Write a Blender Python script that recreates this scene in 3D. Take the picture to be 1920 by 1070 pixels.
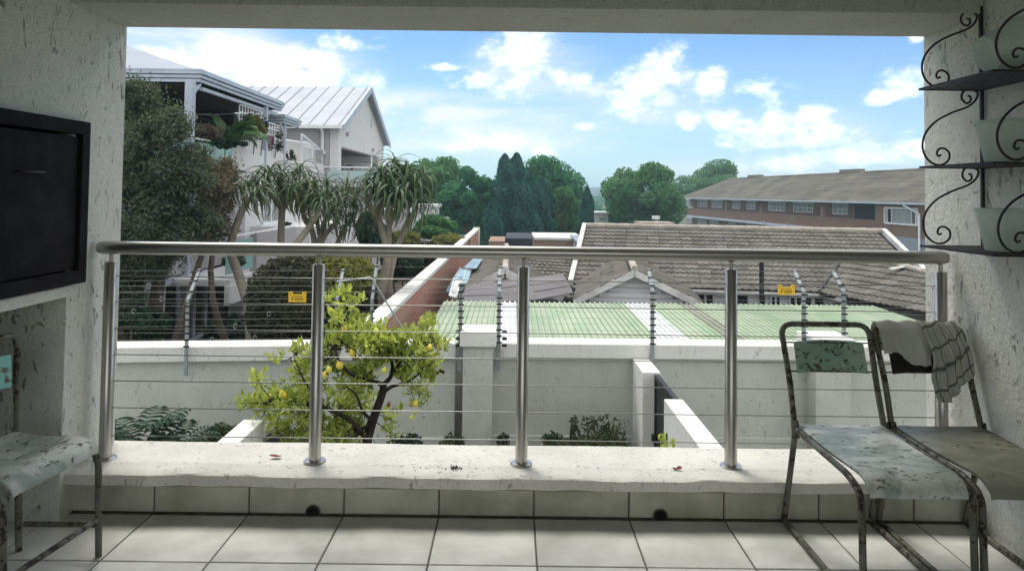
import bpy, math, random
import numpy as np
from mathutils import Vector, Matrix

R = math.radians
random.seed(7)
rng = np.random.default_rng(11)
scn = bpy.context.scene
for o in list(bpy.data.objects):
    bpy.data.objects.remove(o)

# ------------------------------------------------------------------ camera
F = 1360.0                      # focal length in pixels of a 1920 wide frame
PY = 315.0                      # row of the optical axis (the photograph is cropped)
CAM = Vector((0.0, 0.0, 1.35))
pitch, roll = R(2.0), R(0.7)
fwd = Vector((0, math.cos(pitch), math.sin(pitch)))
up0 = Vector((0, -math.sin(pitch), math.cos(pitch)))
rt0 = Vector((1, 0, 0))
rt = rt0 * math.cos(roll) + up0 * math.sin(roll)
up = up0 * math.cos(roll) - rt0 * math.sin(roll)
cd = bpy.data.cameras.new('camera')
cd.sensor_width = 36.0
cd.lens = 36.0 * F / 1920.0
cd.shift_y = -(535.0 - PY) / 1920.0
cd.clip_start = 0.05
cd.clip_end = 6000
cam = bpy.data.objects.new('camera', cd)
m = Matrix((rt, up, -fwd)).transposed().to_4x4()
m.translation = CAM
cam.matrix_world = m
scn.collection.objects.link(cam)
scn.camera = cam

def ray(px, py):
    return fwd + rt * ((px - 960.0) / F) + up * (-(py - PY) / F)
def at(px, py, Y):
    d = ray(px, py)
    return CAM + d * (Y / d.y)
def atz(px, py, Z):
    d = ray(px, py)
    return CAM + d * ((Z - CAM.z) / d.z)

# ------------------------------------------------------------------ light
SUN_AZ, SUN_EL = -24.0, 62.0    # degrees from +Y towards +X, elevation
sd = bpy.data.lights.new('sun', 'SUN')
sd.energy = 0.65
sd.angle = R(20.0)
sd.color = (1.0, 0.94, 0.85)
sun = bpy.data.objects.new('sun', sd)
sdir = Vector((math.sin(R(SUN_AZ)) * math.cos(R(SUN_EL)), math.cos(R(SUN_AZ)) * math.cos(R(SUN_EL)), math.sin(R(SUN_EL))))
sun.rotation_euler = sdir.to_track_quat('Z', 'Y').to_euler()
sun.location = (-5, 10, 30)
scn.collection.objects.link(sun)

world = bpy.data.worlds.new('World')
scn.world = world
world.use_nodes = True
wt = world.node_tree
for n in list(wt.nodes):
    wt.nodes.remove(n)

class NT:
    """tiny helper to write node maths"""
    def __init__(s, t): s.t = t
    def n(s, typ, **kw):
        x = s.t.nodes.new(typ)
        for k, v in kw.items(): setattr(x, k, v)
        return x
    def put(s, sock, v):
        if isinstance(v, bpy.types.NodeSocket): s.t.links.new(v, sock)
        elif v is not None: sock.default_value = v
    def m(s, op, a, b=None, c=None, clamp=False):
        x = s.n('ShaderNodeMath', operation=op, use_clamp=clamp)
        s.put(x.inputs[0], a); s.put(x.inputs[1], b)
        if c is not None: s.put(x.inputs[2], c)
        return x.outputs[0]
    def ramp(s, v, a, b, x=0.0, y=1.0, smooth=True):
        q = s.n('ShaderNodeMapRange', interpolation_type='SMOOTHSTEP' if smooth else 'LINEAR')
        s.put(q.inputs[0], v); s.put(q.inputs[1], a); s.put(q.inputs[2], b); s.put(q.inputs[3], x); s.put(q.inputs[4], y)
        return q.outputs[0]
    def mix(s, f, a, b, mode='MIX'):
        x = s.n('ShaderNodeMix', data_type='RGBA', blend_type=mode)
        s.put(x.inputs[0], f); s.put(x.inputs[6], a); s.put(x.inputs[7], b)
        return x.outputs[2]
    def noise(s, vec, scale, detail=4, rough=0.55, dist=0.0):
        x = s.n('ShaderNodeTexNoise')
        if vec is not None: s.put(x.inputs['Vector'], vec)
        x.inputs['Scale'].default_value = scale; x.inputs['Detail'].default_value = detail
        x.inputs['Roughness'].default_value = rough; x.inputs['Distortion'].default_value = dist
        return x.outputs['Fac']
    def mapv(s, vec, scale=(1, 1, 1), rot=(0, 0, 0), loc=(0, 0, 0)):
        x = s.n('ShaderNodeMapping')
        s.put(x.inputs[0], vec); x.inputs['Scale'].default_value = scale
        x.inputs['Rotation'].default_value = rot; x.inputs['Location'].default_value = loc
        return x.outputs[0]

W = NT(wt)
tc = W.n('ShaderNodeTexCoord').outputs['Generated']
sep = W.n('ShaderNodeSeparateXYZ'); wt.links.new(tc, sep.inputs[0])
az = W.m('ARCTAN2', sep.outputs[0], sep.outputs[1])
el = W.m('ARCSINE', sep.outputs[2])
sky = W.n('ShaderNodeTexSky', sky_type='NISHITA', sun_disc=False)
sky.sun_elevation = R(SUN_EL); sky.sun_rotation = R(SUN_AZ)
sky.altitude = 1500; sky.air_density = 1.0; sky.dust_density = 1.2; sky.ozone_density = 1.6
comb = W.n('ShaderNodeCombineXYZ')
W.put(comb.inputs[0], az); W.put(comb.inputs[1], W.m('MULTIPLY', el, 1.5))
cv = comb.outputs[0]
n1 = W.noise(cv, 9.0, 8, 0.62, 0.2)
n2 = W.noise(cv, 34.0, 9, 0.68, 0.25)
nn = W.m('ADD', W.m('MULTIPLY', W.m('SUBTRACT', n1, 0.5), 2.6), W.m('MULTIPLY', W.m('SUBTRACT', n2, 0.5), 1.9))
# cumulus: image position, half width, half height, density
blobs = [(975, 105, 60, 60, 1), (900, 150, 60, 24, .6), (1160, 192, 62, 30, 1), (1250, 128, 48, 34, 1), (1205, 165, 60, 28, .8), (1335, 155, 30, 30, 1), (1415, 168, 52, 18, 1),
         (1390, 238, 48, 34, 1), (1450, 225, 40, 28, .9), (1525, 214, 38, 18, 1), (1528, 254, 62, 22, 1), (1285, 232, 22, 15, .9), (1103, 236, 27, 9, .9),
         (1702, 148, 48, 32, 1), (1642, 184, 30, 15, 1), (1440, 268, 30, 10, .7), (930, 265, 70, 16, .9), (860, 275, 40, 12, .7), (1020, 285, 36, 12, .6),
         (836, 126, 26, 7, .9), (640, 80, 60, 20, .7), (590, 120, 80, 34, 1), (500, 160, 90, 26, 1), (420, 90, 60, 26, .9), (680, 150, 40, 20, .9), (330, 110, 50, 20, .8), (1060, 150, 60, 26, .5), (1720, 275, 70, 26, 1), (1610, 292, 90, 20, .9),
         (1460, 305, 120, 14, .7), (1715, 70, 20, 12, .6), (1360, 272, 20, 8, .6)]
def elip(px, py, rx, ry):
    d = ray(px, py).normalized(); a0 = math.atan2(d.x, d.y); e0 = math.asin(d.z)
    d1 = ray(px + rx, py).normalized(); d2 = ray(px, py - ry).normalized()
    ra = abs(math.atan2(d1.x, d1.y) - a0); re = abs(math.asin(d2.z) - e0)
    u = W.m('MULTIPLY', W.m('SUBTRACT', az, a0), 1 / ra)
    v = W.m('MULTIPLY', W.m('SUBTRACT', el, e0), 1 / re)
    return W.m('SQRT', W.m('ADD', W.m('MULTIPLY', u, u), W.m('MULTIPLY', v, v)))
M = None
for (bx, by, rx, ry, k) in blobs:
    q = W.m('MULTIPLY_ADD', elip(bx, by, rx * 1.5, ry * 1.65), -0.95, 0.44 + 0.30 * k)
    M = q if M is None else W.m('MAXIMUM', M, q)
Mn = W.m('ADD', M, nn)
cum = W.ramp(Mn, -0.12, 0.95)
# broad bright veil towards the hidden sun, thin cloud bands
veil = None
for (bx, by, rx, ry, k) in [(420, 120, 300, 95, .95), (760, 205, 300, 48, .8), (1120, 225, 330, 40, .55), (330, 60, 200, 60, .8), (560, 290, 420, 60, .55), (1500, 330, 500, 45, .6), (1000, 130, 150, 80, .5), (1180, 175, 210, 60, .45), (1500, 250, 190, 60, .35), (880, 260, 330, 50, .8)]:
    q = W.m('MULTIPLY', W.ramp(elip(bx, by, rx, ry), 0.25, 1.15, 1.0, 0.0), k)
    veil = q if veil is None else W.m('MAXIMUM', veil, q)
n3 = W.noise(W.mapv(cv, (1.0, 2.6, 1.0)), 5.0, 6, 0.6, 0.6)
veil = W.m('MULTIPLY', veil, W.ramp(n3, 0.38, 0.60, 0.25, 1.0), clamp=True)
# cloud over the unseen rest of the sky dome, kept dense and bright for fill
cn = W.noise(W.mapv(tc, (1, 1, 1.8)), 3.2, 7, 0.6, 0.3)
away = W.ramp(W.m('ABSOLUTE', az), 0.75, 1.0)
gen = W.m('MULTIPLY', W.ramp(cn, 0.36, 0.52), W.m('MAXIMUM', away, W.ramp(el, 0.42, 0.6)))
n4 = W.noise(W.mapv(cv, (1, 1.7, 1), (0, 0, 0), (3.1, 1.7, 0)), 19.0, 7, 0.62, 0.3)
shade = W.m('MULTIPLY', W.ramp(n4, 0.44, 0.66), W.ramp(Mn, 0.15, 0.8))
ccol = W.mix(shade, (3.9, 3.8, 3.6, 1), (1.45, 1.72, 2.0, 1))
base = W.mix(1.0, sky.outputs[0], (0.205, 0.275, 0.325, 1), 'MULTIPLY')
# the washed milky air close to the horizon
base = W.mix(W.ramp(el, 0.0, 0.20, 0.62, 0.0, False), base, (1.45, 1.9, 2.0, 1))
c0 = W.mix(veil, base, (2.5, 2.45, 2.33, 1))
c1 = W.mix(W.m('MULTIPLY', cum, 0.93), c0, ccol)
c2 = W.mix(W.m('MULTIPLY', gen, 0.85), c1, (4.6, 4.45, 4.25, 1))
# hazy ground colour under the horizon
c3 = W.mix(W.ramp(el, -0.02, 0.0, 1.0, 0.0, False), c2, (1.2, 1.4, 1.3, 1))
bg = W.n('ShaderNodeBackground'); W.put(bg.inputs[0], c3); bg.inputs[1].default_value = 0.10
wo = W.n('ShaderNodeOutputWorld'); wt.links.new(bg.outputs[0], wo.inputs[0])

vs = scn.view_settings
vs.view_transform = 'Standard'; vs.look = 'None'; vs.gamma = 1.0; vs.use_curve_mapping = False
vs.exposure = 2.25
scn.cycles.max_bounces = 8; scn.cycles.diffuse_bounces = 5; scn.cycles.transparent_max_bounces = 12

# ------------------------------------------------------------------ materials
MAT = {}
def newmat(name):
    mt = bpy.data.materials.new(name); mt.use_nodes = True
    t = mt.node_tree
    for n in list(t.nodes): t.nodes.remove(n)
    N = NT(t)
    out = N.n('ShaderNodeOutputMaterial')
    MAT[name] = mt
    return mt, N, out
def coords(N, rnd=False):
    tcn = N.n('ShaderNodeTexCoord').outputs['Object']
    if not rnd: return tcn
    oi = N.n('ShaderNodeObjectInfo').outputs['Random']
    v = N.n('ShaderNodeVectorMath', operation='ADD')
    N.t.links.new(tcn, v.inputs[0])
    c = N.n('ShaderNodeCombineXYZ'); 
    for i, k in enumerate((37.0, 53.0, 71.0)): N.put(c.inputs[i], N.m('MULTIPLY', oi, k))
    N.t.links.new(c.outputs[0], v.inputs[1])
    return v.outputs[0]
def bump(N, h, strength, dist=0.01):
    b = N.n('ShaderNodeBump'); b.inputs['Strength'].default_value = strength; b.inputs['Distance'].default_value = dist
    N.put(b.inputs['Height'], h)
    return b.outputs[0]
def princ(N, out, col, rough=0.8, metal=0.0, normal=None, spec=0.3, **kw):
    p = N.n('ShaderNodeBsdfPrincipled')
    N.put(p.inputs['Base Color'], col); N.put(p.inputs['Roughness'], rough); N.put(p.inputs['Metallic'], metal)
    N.put(p.inputs['Specular IOR Level'], spec)
    if normal is not None: N.put(p.inputs['Normal'], normal)
    for k, v in kw.items(): N.put(p.inputs[k], v)
    N.t.links.new(p.outputs[0], out.inputs[0])
    return p
def C(*a): return (a[0], a[1], a[2], 1.0)
def simple(name, c1, c2=None, scale=3.0, rough=0.8, metal=0.0, bs=0.15, bscale=60.0, rnd=True, spec=0.3, obvar=0.0, stretch=(1, 1, 1)):
    mt, N, out = newmat(name)
    v = N.mapv(coords(N, rnd), stretch)
    c2 = c2 or tuple(x * 0.75 for x in c1)
    f = N.ramp(N.noise(v, scale, 6, 0.6), 0.3, 0.7)
    col = N.mix(f, C(*c1), C(*c2))
    if obvar:
        oi = N.n('ShaderNodeObjectInfo').outputs['Random']
        g = N.m('MULTIPLY_ADD', oi, 2 * obvar, 1 - obvar)
        cc = N.n('ShaderNodeCombineXYZ')
        for i in range(3): N.put(cc.inputs[i], g)
        col = N.mix(1.0, col, cc.outputs[0], 'MULTIPLY')
    nrm = bump(N, N.noise(v, bscale, 5, 0.6), bs, 0.01) if bs else None
    r = N.ramp(N.noise(v, scale * 2.3, 4), 0.3, 0.7, rough * 0.85, min(1, rough * 1.12))
    princ(N, out, col, r, metal, nrm, spec)
    return mt
def plaster(name, c, pit=(0.16, 0.15, 0.13), scale=1.0, pits=1.0, bs=0.35, dirt=0.35):
    mt, N, out = newmat(name)
    v = coords(N)
    big = N.ramp(N.noise(v, 1.3 * scale, 5, 0.6), 0.3, 0.75)
    col = N.mix(big, C(*c), C(*[x * (1 - dirt * 0.5) for x in c]))
    fine = N.noise(v, 110 * scale, 4, 0.7)
    col = N.mix(N.ramp(fine, 0.38, 0.70, 0.0, 0.48), col, C(*[x * 0.6 for x in c]))
    # scratches / trowel gouges: stretched noise thresholded
    s1 = N.noise(N.mapv(v, (22 * scale, 22 * scale, 9 * scale), (0.3, 0.2, 0.0)), 1.0, 5, 0.62, 0.7)
    g1 = N.ramp(s1, 0.60, 0.67)
    s2 = N.noise(N.mapv(v, (48 * scale, 48 * scale, 26 * scale), (0.0, -0.5, 0.0)), 1.0, 3, 0.5, 0.2)
    g2 = N.ramp(s2, 0.655, 0.72)
    g = N.m('MULTIPLY', N.m('MAXIMUM', g1, g2), N.ramp(N.noise(v, 2.1 * scale, 3, 0.6, 0.4), 0.40, 0.60, 0.35, 1.0))
    st_n = N.ramp(N.noise(N.mapv(v, (3.5, 3.5, 0.9)), 1.0, 5, 0.65, 0.5), 0.52, 0.72)
    col = N.mix(N.m('MULTIPLY', st_n, 0.30), col, C(c[0] * .62, c[1] * .64, c[2] * .56))
    col = N.mix(N.m('MULTIPLY', g, 0.75 * pits), col, C(*pit))
    h = N.m('SUBTRACT', N.m('ADD', N.m('MULTIPLY', fine, 0.3), N.m('MULTIPLY', N.noise(v, 24 * scale, 5, 0.6), 0.6)), N.m('MULTIPLY', g, 0.9 * pits))
    princ(N, out, col, 0.88, 0.0, bump(N, h, bs, 0.02), 0.2)
    return mt
def leafmat(name, a, b, trans=0.35, scale=0.8, rough=0.55):
    mt, N, out = newmat(name)
    v = coords(N)
    geo = N.n('ShaderNodeNewGeometry')
    f = N.m('ADD', N.m('MULTIPLY', geo.outputs['Random Per Island'], 0.55), N.m('MULTIPLY', N.ramp(N.noise(v, scale, 3), 0.3, 0.7), 0.55), clamp=True)
    col = N.mix(f, C(*a), C(*b))
    p = N.n('ShaderNodeBsdfPrincipled'); N.put(p.inputs['Base Color'], col); p.inputs['Roughness'].default_value = rough
    p.inputs['Specular IOR Level'].default_value = 0.15
    tr = N.n('ShaderNodeBsdfTranslucent')
    N.put(tr.inputs[0], N.mix(1.0, col, (1.4, 1.4, 0.85, 1), 'MULTIPLY'))
    ms = N.n('ShaderNodeMixShader'); ms.inputs[0].default_value = trans
    N.t.links.new(p.outputs[0], ms.inputs[1]); N.t.links.new(tr.outputs[0], ms.inputs[2])
    N.t.links.new(ms.outputs[0], out.inputs[0])
    return mt
def brickmat(name, a, b, mortar, axis='YZ', bw=0.22, bh=0.075, blot=None):
    mt, N, out = newmat(name)
    v = coords(N)
    rot = {'YZ': (0, 0, 0), 'XZ': (0, 0, 0)}[axis]
    s = N.n('ShaderNodeSeparateXYZ'); N.put(s.inputs[0], v)
    c = N.n('ShaderNodeCombineXYZ')
    N.put(c.inputs[0], s.outputs[1] if axis == 'YZ' else s.outputs[0]); N.put(c.inputs[1], s.outputs[2])
    bt = N.n('ShaderNodeTexBrick'); N.put(bt.inputs['Vector'], c.outputs[0])
    bt.inputs['Color1'].default_value = C(*a); bt.inputs['Color2'].default_value = C(*b); bt.inputs['Mortar'].default_value = C(*mortar)
    bt.inputs['Scale'].default_value = 1.0; bt.inputs['Brick Width'].default_value = bw; bt.inputs['Row Height'].default_value = bh
    bt.inputs['Mortar Size'].default_value = 0.008; bt.inputs['Bias'].default_value = -0.1
    col = bt.outputs[0]
    if name == 'old_red_brick': col = N.mix(N.ramp(N.noise(v, 7.5, 6, .7, .4), 0.54, 0.66, 0, .7), col, C(0.55, 0.46, 0.38))
    if blot: col = N.mix(N.ramp(N.noise(v, 0.55, 4), 0.42, 0.66, 0, .75), col, C(*blot))
    col = N.mix(N.ramp(N.noise(v, 5, 6, .7), 0.45, 0.75, 0, 0.6), col, C(*[x * .55 for x in a]))
    h = N.m('SUBTRACT', N.m('MULTIPLY', N.noise(v, 40, 4), 0.5), bt.outputs['Fac'])
    princ(N, out, col, 0.9, 0, bump(N, h, 0.5, 0.01), 0.15)
    return mt

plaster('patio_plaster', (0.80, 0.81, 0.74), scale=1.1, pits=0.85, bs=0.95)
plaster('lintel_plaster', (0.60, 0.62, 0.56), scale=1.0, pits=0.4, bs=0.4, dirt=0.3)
plaster('sill_plaster', (0.74, 0.73, 0.68), pit=(0.14, 0.13, 0.11), scale=1.9, pits=0.85, bs=0.5, dirt=0.45)
plaster('yard_plaster', (0.52, 0.55, 0.49), pit=(0.13, 0.14, 0.13), scale=0.6, pits=0.6, bs=0.4, dirt=0.45)
plaster('coping_plaster', (0.72, 0.72, 0.68), pit=(0.2, 0.2, 0.18), scale=0.6, pits=0.6, bs=0.3, dirt=0.2)
plaster('pale_plaster', (0.66, 0.66, 0.66), scale=0.3, pits=0.15, bs=0.15, dirt=0.12)
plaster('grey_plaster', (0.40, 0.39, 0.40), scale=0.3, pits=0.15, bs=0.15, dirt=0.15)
simple('tile_glaze', (0.66, 0.67, 0.64), (0.50, 0.505, 0.465), scale=5.5, rough=0.45, bs=0.08, bscale=140, obvar=0.07, spec=0.5)
simple('skirting_glaze', (0.52, 0.52, 0.43), (0.33, 0.335, 0.26), scale=5.0, rough=0.5, bs=0.05, bscale=140, obvar=0.06)
simple('grout', (0.13, 0.125, 0.11), scale=12, rough=0.95)
simple('dark_matt', (0.055, 0.05, 0.042), (0.12, 0.11, 0.09), scale=25, rough=0.95)
simple('black_hole', (0.008, 0.008, 0.008), rough=0.9, bs=0)
simple('brushed_steel', (0.48, 0.465, 0.43), (0.37, 0.36, 0.33), scale=6, rough=0.34, metal=1.0, bs=0.03, bscale=90, stretch=(1, 1, 0.1))
simple('rail_steel', (0.46, 0.45, 0.42), (0.36, 0.35, 0.32), scale=6, rough=0.33, metal=1.0, bs=0.02, bscale=120, stretch=(0.1, 1, 1))
simple('cable_steel', (0.30, 0.30, 0.29), rough=0.4, metal=0.9, bs=0)
simple('braai_steel', (0.010, 0.010, 0.012), (0.018, 0.016, 0.018), scale=4, rough=0.75, bs=0.15, bscale=200, spec=0.12)
simple('iron', (0.018, 0.015, 0.022), (0.035, 0.03, 0.035), scale=20, rough=0.5, bs=0.1, bscale=150, spec=0.4)
simple('pot_paint', (0.58, 0.68, 0.60), (0.46, 0.56, 0.49), scale=5, rough=0.45, bs=0.1, bscale=60, spec=0.45)
simple('gate_steel', (0.012, 0.013, 0.014), (0.02, 0.02, 0.022), scale=4, rough=0.5, bs=0.05)
simple('grey_roof_metal', (0.25, 0.28, 0.33), (0.21, 0.24, 0.285), scale=0.6, rough=0.45, bs=0.05, bscale=10)
simple('fascia_metal', (0.44, 0.50, 0.58), (0.36, 0.41, 0.48), scale=1.5, rough=0.5, bs=0.0)
simple('dark_interior', (0.018, 0.016, 0.016), (0.03, 0.026, 0.024), scale=2, rough=0.9, bs=0)  # near-black; where it lines rooms it carries their shade in its colour
simple('white_frame', (0.72, 0.74, 0.76), (0.62, 0.64, 0.66), scale=3, rough=0.45, bs=0)
simple('blue_frame', (0.45, 0.50, 0.60), (0.36, 0.40, 0.48), scale=3, rough=0.45, bs=0)
simple('curtain', (0.84, 0.86, 0.85), (0.62, 0.65, 0.65), scale=2.0, rough=0.9, bs=0.3, bscale=6, stretch=(4, 4, 0.2))
simple('roof_tile', (0.145, 0.135, 0.118), (0.075, 0.070, 0.060), scale=1.6, rough=0.9, bs=0.3, bscale=60, obvar=0.16)
simple('roof_tile_far', (0.20, 0.185, 0.15), (0.12, 0.112, 0.092), scale=0.35, rough=0.95, bs=0.3, bscale=6, rnd=False)
simple('ridge_mortar', (0.42, 0.38, 0.33), (0.28, 0.25, 0.21), scale=3, rough=0.9, bs=0.3, bscale=40)
simple('white_barge', (0.62, 0.62, 0.60), (0.42, 0.42, 0.40), scale=3, rough=0.7, bs=0.1)
simple('weatherboard', (0.80, 0.81, 0.82), (0.66, 0.67, 0.68), scale=2.5, rough=0.75, bs=0.1, bscale=30, obvar=0.06, stretch=(0.3, 1, 3))
simple('green_sheet', (0.26, 0.36, 0.23), (0.37, 0.42, 0.31), scale=2.2, rough=0.6, bs=0.08, bscale=20, obvar=0.07, stretch=(1.6, .35, 1))
simple('clear_sheet', (0.62, 0.63, 0.64), (0.50, 0.52, 0.52), scale=1.6, rough=0.5, bs=0.05)
simple('rusty_sheet', (0.28, 0.29, 0.23), (0.20, 0.22, 0.16), scale=2.2, rough=0.7, bs=0.1)
simple('mauve_sheet', (0.145, 0.132, 0.138), (0.105, 0.098, 0.104), scale=1.1, rough=0.7, bs=0.1, bscale=10, obvar=0.1)
simple('blue_sheet', (0.36, 0.48, 0.55), (0.28, 0.38, 0.44), scale=2, rough=0.5, bs=0.1)
simple('galvanised', (0.34, 0.38, 0.39), (0.24, 0.28, 0.29), scale=9, rough=0.45, metal=0.6, bs=0.1, bscale=60)
simple('insulator_black', (0.015, 0.015, 0.015), rough=0.4, bs=0)
simple('fence_wire', (0.42, 0.42, 0.40), rough=0.4, metal=0.8, bs=0)
simple('sign_yellow', (0.72, 0.48, 0.03), (0.66, 0.42, 0.03), scale=6, rough=0.5, bs=0)
simple('sign_print', (0.13, 0.03, 0.01), rough=0.6, bs=0)
simple('soil', (0.07, 0.055, 0.04), (0.04, 0.035, 0.025), scale=2, rough=1, bs=0.5, bscale=12, rnd=False)
simple('yard_paving', (0.16, 0.16, 0.15), (0.11, 0.11, 0.10), scale=1, rough=0.95, bs=0.2, bscale=8, rnd=False)
simple('earth', (0.09, 0.10, 0.055), (0.06, 0.08, 0.04), scale=0.05, rough=1, bs=0.0, rnd=False)
simple('hill_green', (0.035, 0.065, 0.055), (0.02, 0.045, 0.045), scale=0.02, rough=1, bs=0.0, rnd=False)
simple('bark', (0.13, 0.105, 0.08), (0.07, 0.055, 0.045), scale=6, rough=0.95, bs=0.6, bscale=14, stretch=(1, 1, 0.3))
simple('aloe_bark', (0.30, 0.27, 0.21), (0.19, 0.165, 0.13), scale=4, rough=0.9, bs=0.5, bscale=12, stretch=(1, 1, 0.35))
simple('dark_bark', (0.035, 0.026, 0.022), (0.02, 0.016, 0.014), scale=8, rough=0.9, bs=0.4, bscale=30)
simple('lemon_skin', (0.74, 0.60, 0.10), (0.70, 0.50, 0.06), scale=14, rough=0.45, bs=0.15, bscale=120)
simple('lime_skin', (0.50, 0.60, 0.10), (0.62, 0.60, 0.10), scale=14, rough=0.45, bs=0.15, bscale=120)
simple('dark_fruit', (0.03, 0.015, 0.012), rough=0.6)
simple('bract', (0.42, 0.04, 0.42), (0.55, 0.06, 0.40), scale=8, rough=0.6, bs=0)
simple('cloth_white', (0.52, 0.52, 0.48), (0.42, 0.42, 0.38), scale=9, rough=0.95, bs=0.4, bscale=160)
simple('dry_leaf', (0.30, 0.07, 0.05), (0.20, 0.05, 0.04), scale=20, rough=0.8)
simple('road_dark', (0.05, 0.05, 0.065), (0.035, 0.035, 0.05), scale=0.3, rough=0.9, bs=0.1)
leafmat('leaf_far', (0.030, 0.140, 0.080), (0.070, 0.220, 0.105), 0.4, 0.12)
leafmat('leaf_far_light', (0.055, 0.165, 0.075), (0.115, 0.240, 0.100), 0.42, 0.12)
leafmat('leaf_conifer', (0.022, 0.090, 0.085), (0.045, 0.135, 0.110), 0.25, 0.3)
leafmat('leaf_grey', (0.035, 0.062, 0.040), (0.120, 0.145, 0.095), 0.25, 1.1)
leafmat('leaf_brown', (0.100, 0.088, 0.062), (0.19, 0.165, 0.125), 0.25, 1.6)
leafmat('leaf_hedge', (0.022, 0.030, 0.018), (0.060, 0.062, 0.036), 0.2, 1.5)
leafmat('leaf_yellow', (0.12, 0.14, 0.04), (0.21, 0.21, 0.065), 0.35, 2)
leafmat('leaf_dark', (0.012, 0.034, 0.020), (0.03, 0.062, 0.035), 0.15, 1.5)
leafmat('leaf_lemon', (0.13, 0.20, 0.035), (0.48, 0.52, 0.15), 0.42, 3.5, 0.4)
leafmat('leaf_aloe', (0.035, 0.075, 0.038), (0.105, 0.145, 0.070), 0.12, 1.5, 0.5)
leafmat('leaf_aloe_dry', (0.17, 0.125, 0.08), (0.25, 0.19, 0.12), 0.15, 1.5, 0.8)
leafmat('leaf_banana', (0.030, 0.085, 0.032), (0.060, 0.125, 0.045), 0.3, 2, 0.45)
leafmat('leaf_weed', (0.035, 0.06, 0.03), (0.075, 0.10, 0.045), 0.3, 2.5)
brickmat('old_red_brick', (0.44, 0.15, 0.10), (0.36, 0.17, 0.12), (0.46, 0.38, 0.32), 'YZ', blot=(0.40, 0.26, 0.19))
brickmat('flat_brick', (0.22, 0.105, 0.08), (0.16, 0.105, 0.075), (0.20, 0.17, 0.14), 'YZ', 0.23, 0.085, blot=(0.20, 0.155, 0.10))
brickmat('parapet_brick', (0.30, 0.20, 0.15), (0.24, 0.18, 0.13), (0.30, 0.27, 0.22), 'XZ', 0.23, 0.085)

def mk_glass(name, tint, rough=0.08, alpha=0.5):
    mt, N, out = newmat(name)
    p = princ(N, out, C(*tint), rough, 0.0, None, 0.6)
    tr = N.n('ShaderNodeBsdfTransparent'); tr.inputs[0].default_value = C(*[0.88 + 0.12 * x for x in tint])
    ms = N.n('ShaderNodeMixShader'); ms.inputs[0].default_value = alpha
    N.t.links.new(tr.outputs[0], ms.inputs[1]); N.t.links.new(p.outputs[0], ms.inputs[2]); N.t.links.new(ms.outputs[0], out.inputs[0])
mk_glass('teal_glass', (0.30, 0.52, 0.50), 0.12, 0.85)
mk_glass('pale_glass', (0.45, 0.58, 0.58), 0.15, 0.85)
mk_glass('window_glass', (0.05, 0.06, 0.065), 0.05, 0.14)

def peeling(name, paint, paint2, rust=(0.07, 0.05, 0.035), thr=0.56, scale=7.0, bare=(0.22, 0.20, 0.17)):
    mt, N, out = newmat(name)
    v = coords(N, True)
    a = N.noise(N.mapv(v, (scale, scale * 2.4, scale)), 1.0, 9, 0.68, 0.5)
    b = N.noise(v, scale * 5, 6, 0.65)
    d = N.noise(v, 6.0, 6, 0.65, 0.6)
    col = N.mix(N.ramp(d, 0.35, 0.65), C(*paint), C(*paint2))
    f = N.ramp(N.m('ADD', a, N.m('MULTIPLY', N.m('SUBTRACT', b, 0.5), 0.35)), thr, thr + 0.035)
    e = N.ramp(N.m('ADD', a, N.m('MULTIPLY', N.m('SUBTRACT', b, 0.5), 0.6)), thr + 0.02, thr + 0.1)
    col = N.mix(f, col, C(*bare)); col = N.mix(e, col, C(*rust))
    h = N.m('SUBTRACT', N.m('MULTIPLY', b, 0.2), f)
    princ(N, out, col, N.ramp(f, 0, 1, 0.42, 0.75), 0.0, bump(N, h, 0.35, 0.004), 0.45)
peeling('seat_paint', (0.25, 0.30, 0.25), (0.60, 0.62, 0.56), thr=0.575, scale=13, bare=(0.20, 0.21, 0.175), rust=(0.07, 0.06, 0.045))
peeling('backrest_paint', (0.22, 0.35, 0.27), (0.33, 0.42, 0.34), thr=0.54, scale=20, bare=(0.10, 0.12, 0.10))
peeling('teal_paint', (0.22, 0.55, 0.50), (0.30, 0.60, 0.55), thr=0.62, scale=6)
peeling('olive_seat', (0.13, 0.14, 0.10), (0.23, 0.235, 0.18), thr=0.60, scale=6, bare=(0.14, 0.12, 0.08))
peeling('tube_paint', (0.07, 0.078, 0.06), (0.15, 0.155, 0.12), thr=0.49, scale=12, bare=(0.16, 0.14, 0.10), rust=(0.025, 0.018, 0.015))

mt, N, out = newmat('cloth_check')
v = N.n('ShaderNodeTexCoord').outputs['UV']
s = N.n('ShaderNodeSeparateXYZ'); N.put(s.inputs[0], v)
def stripe(x, per, w):
    fr = N.m('FRACT', N.m('MULTIPLY', x, per))
    return N.m('LESS_THAN', N.m('ABSOLUTE', N.m('SUBTRACT', fr, 0.5)), w)
st = N.m('MAXIMUM', stripe(s.outputs[0], 5, 0.06), stripe(s.outputs[1], 6, 0.06))
st2 = N.m('MAXIMUM', stripe(s.outputs[0], 15, 0.035), stripe(s.outputs[1], 2, 0.05))
col = N.mix(N.m('MULTIPLY', st, 0.8), C(0.40, 0.40, 0.36), C(0.06, 0.07, 0.07))
col = N.mix(N.m('MULTIPLY', st2, 0.45), col, C(0.06, 0.07, 0.07))
princ(N, out, col, 0.95, 0, bump(N, N.noise(coords(N), 170, 3), 0.4, 0.01), 0.1)

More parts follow.
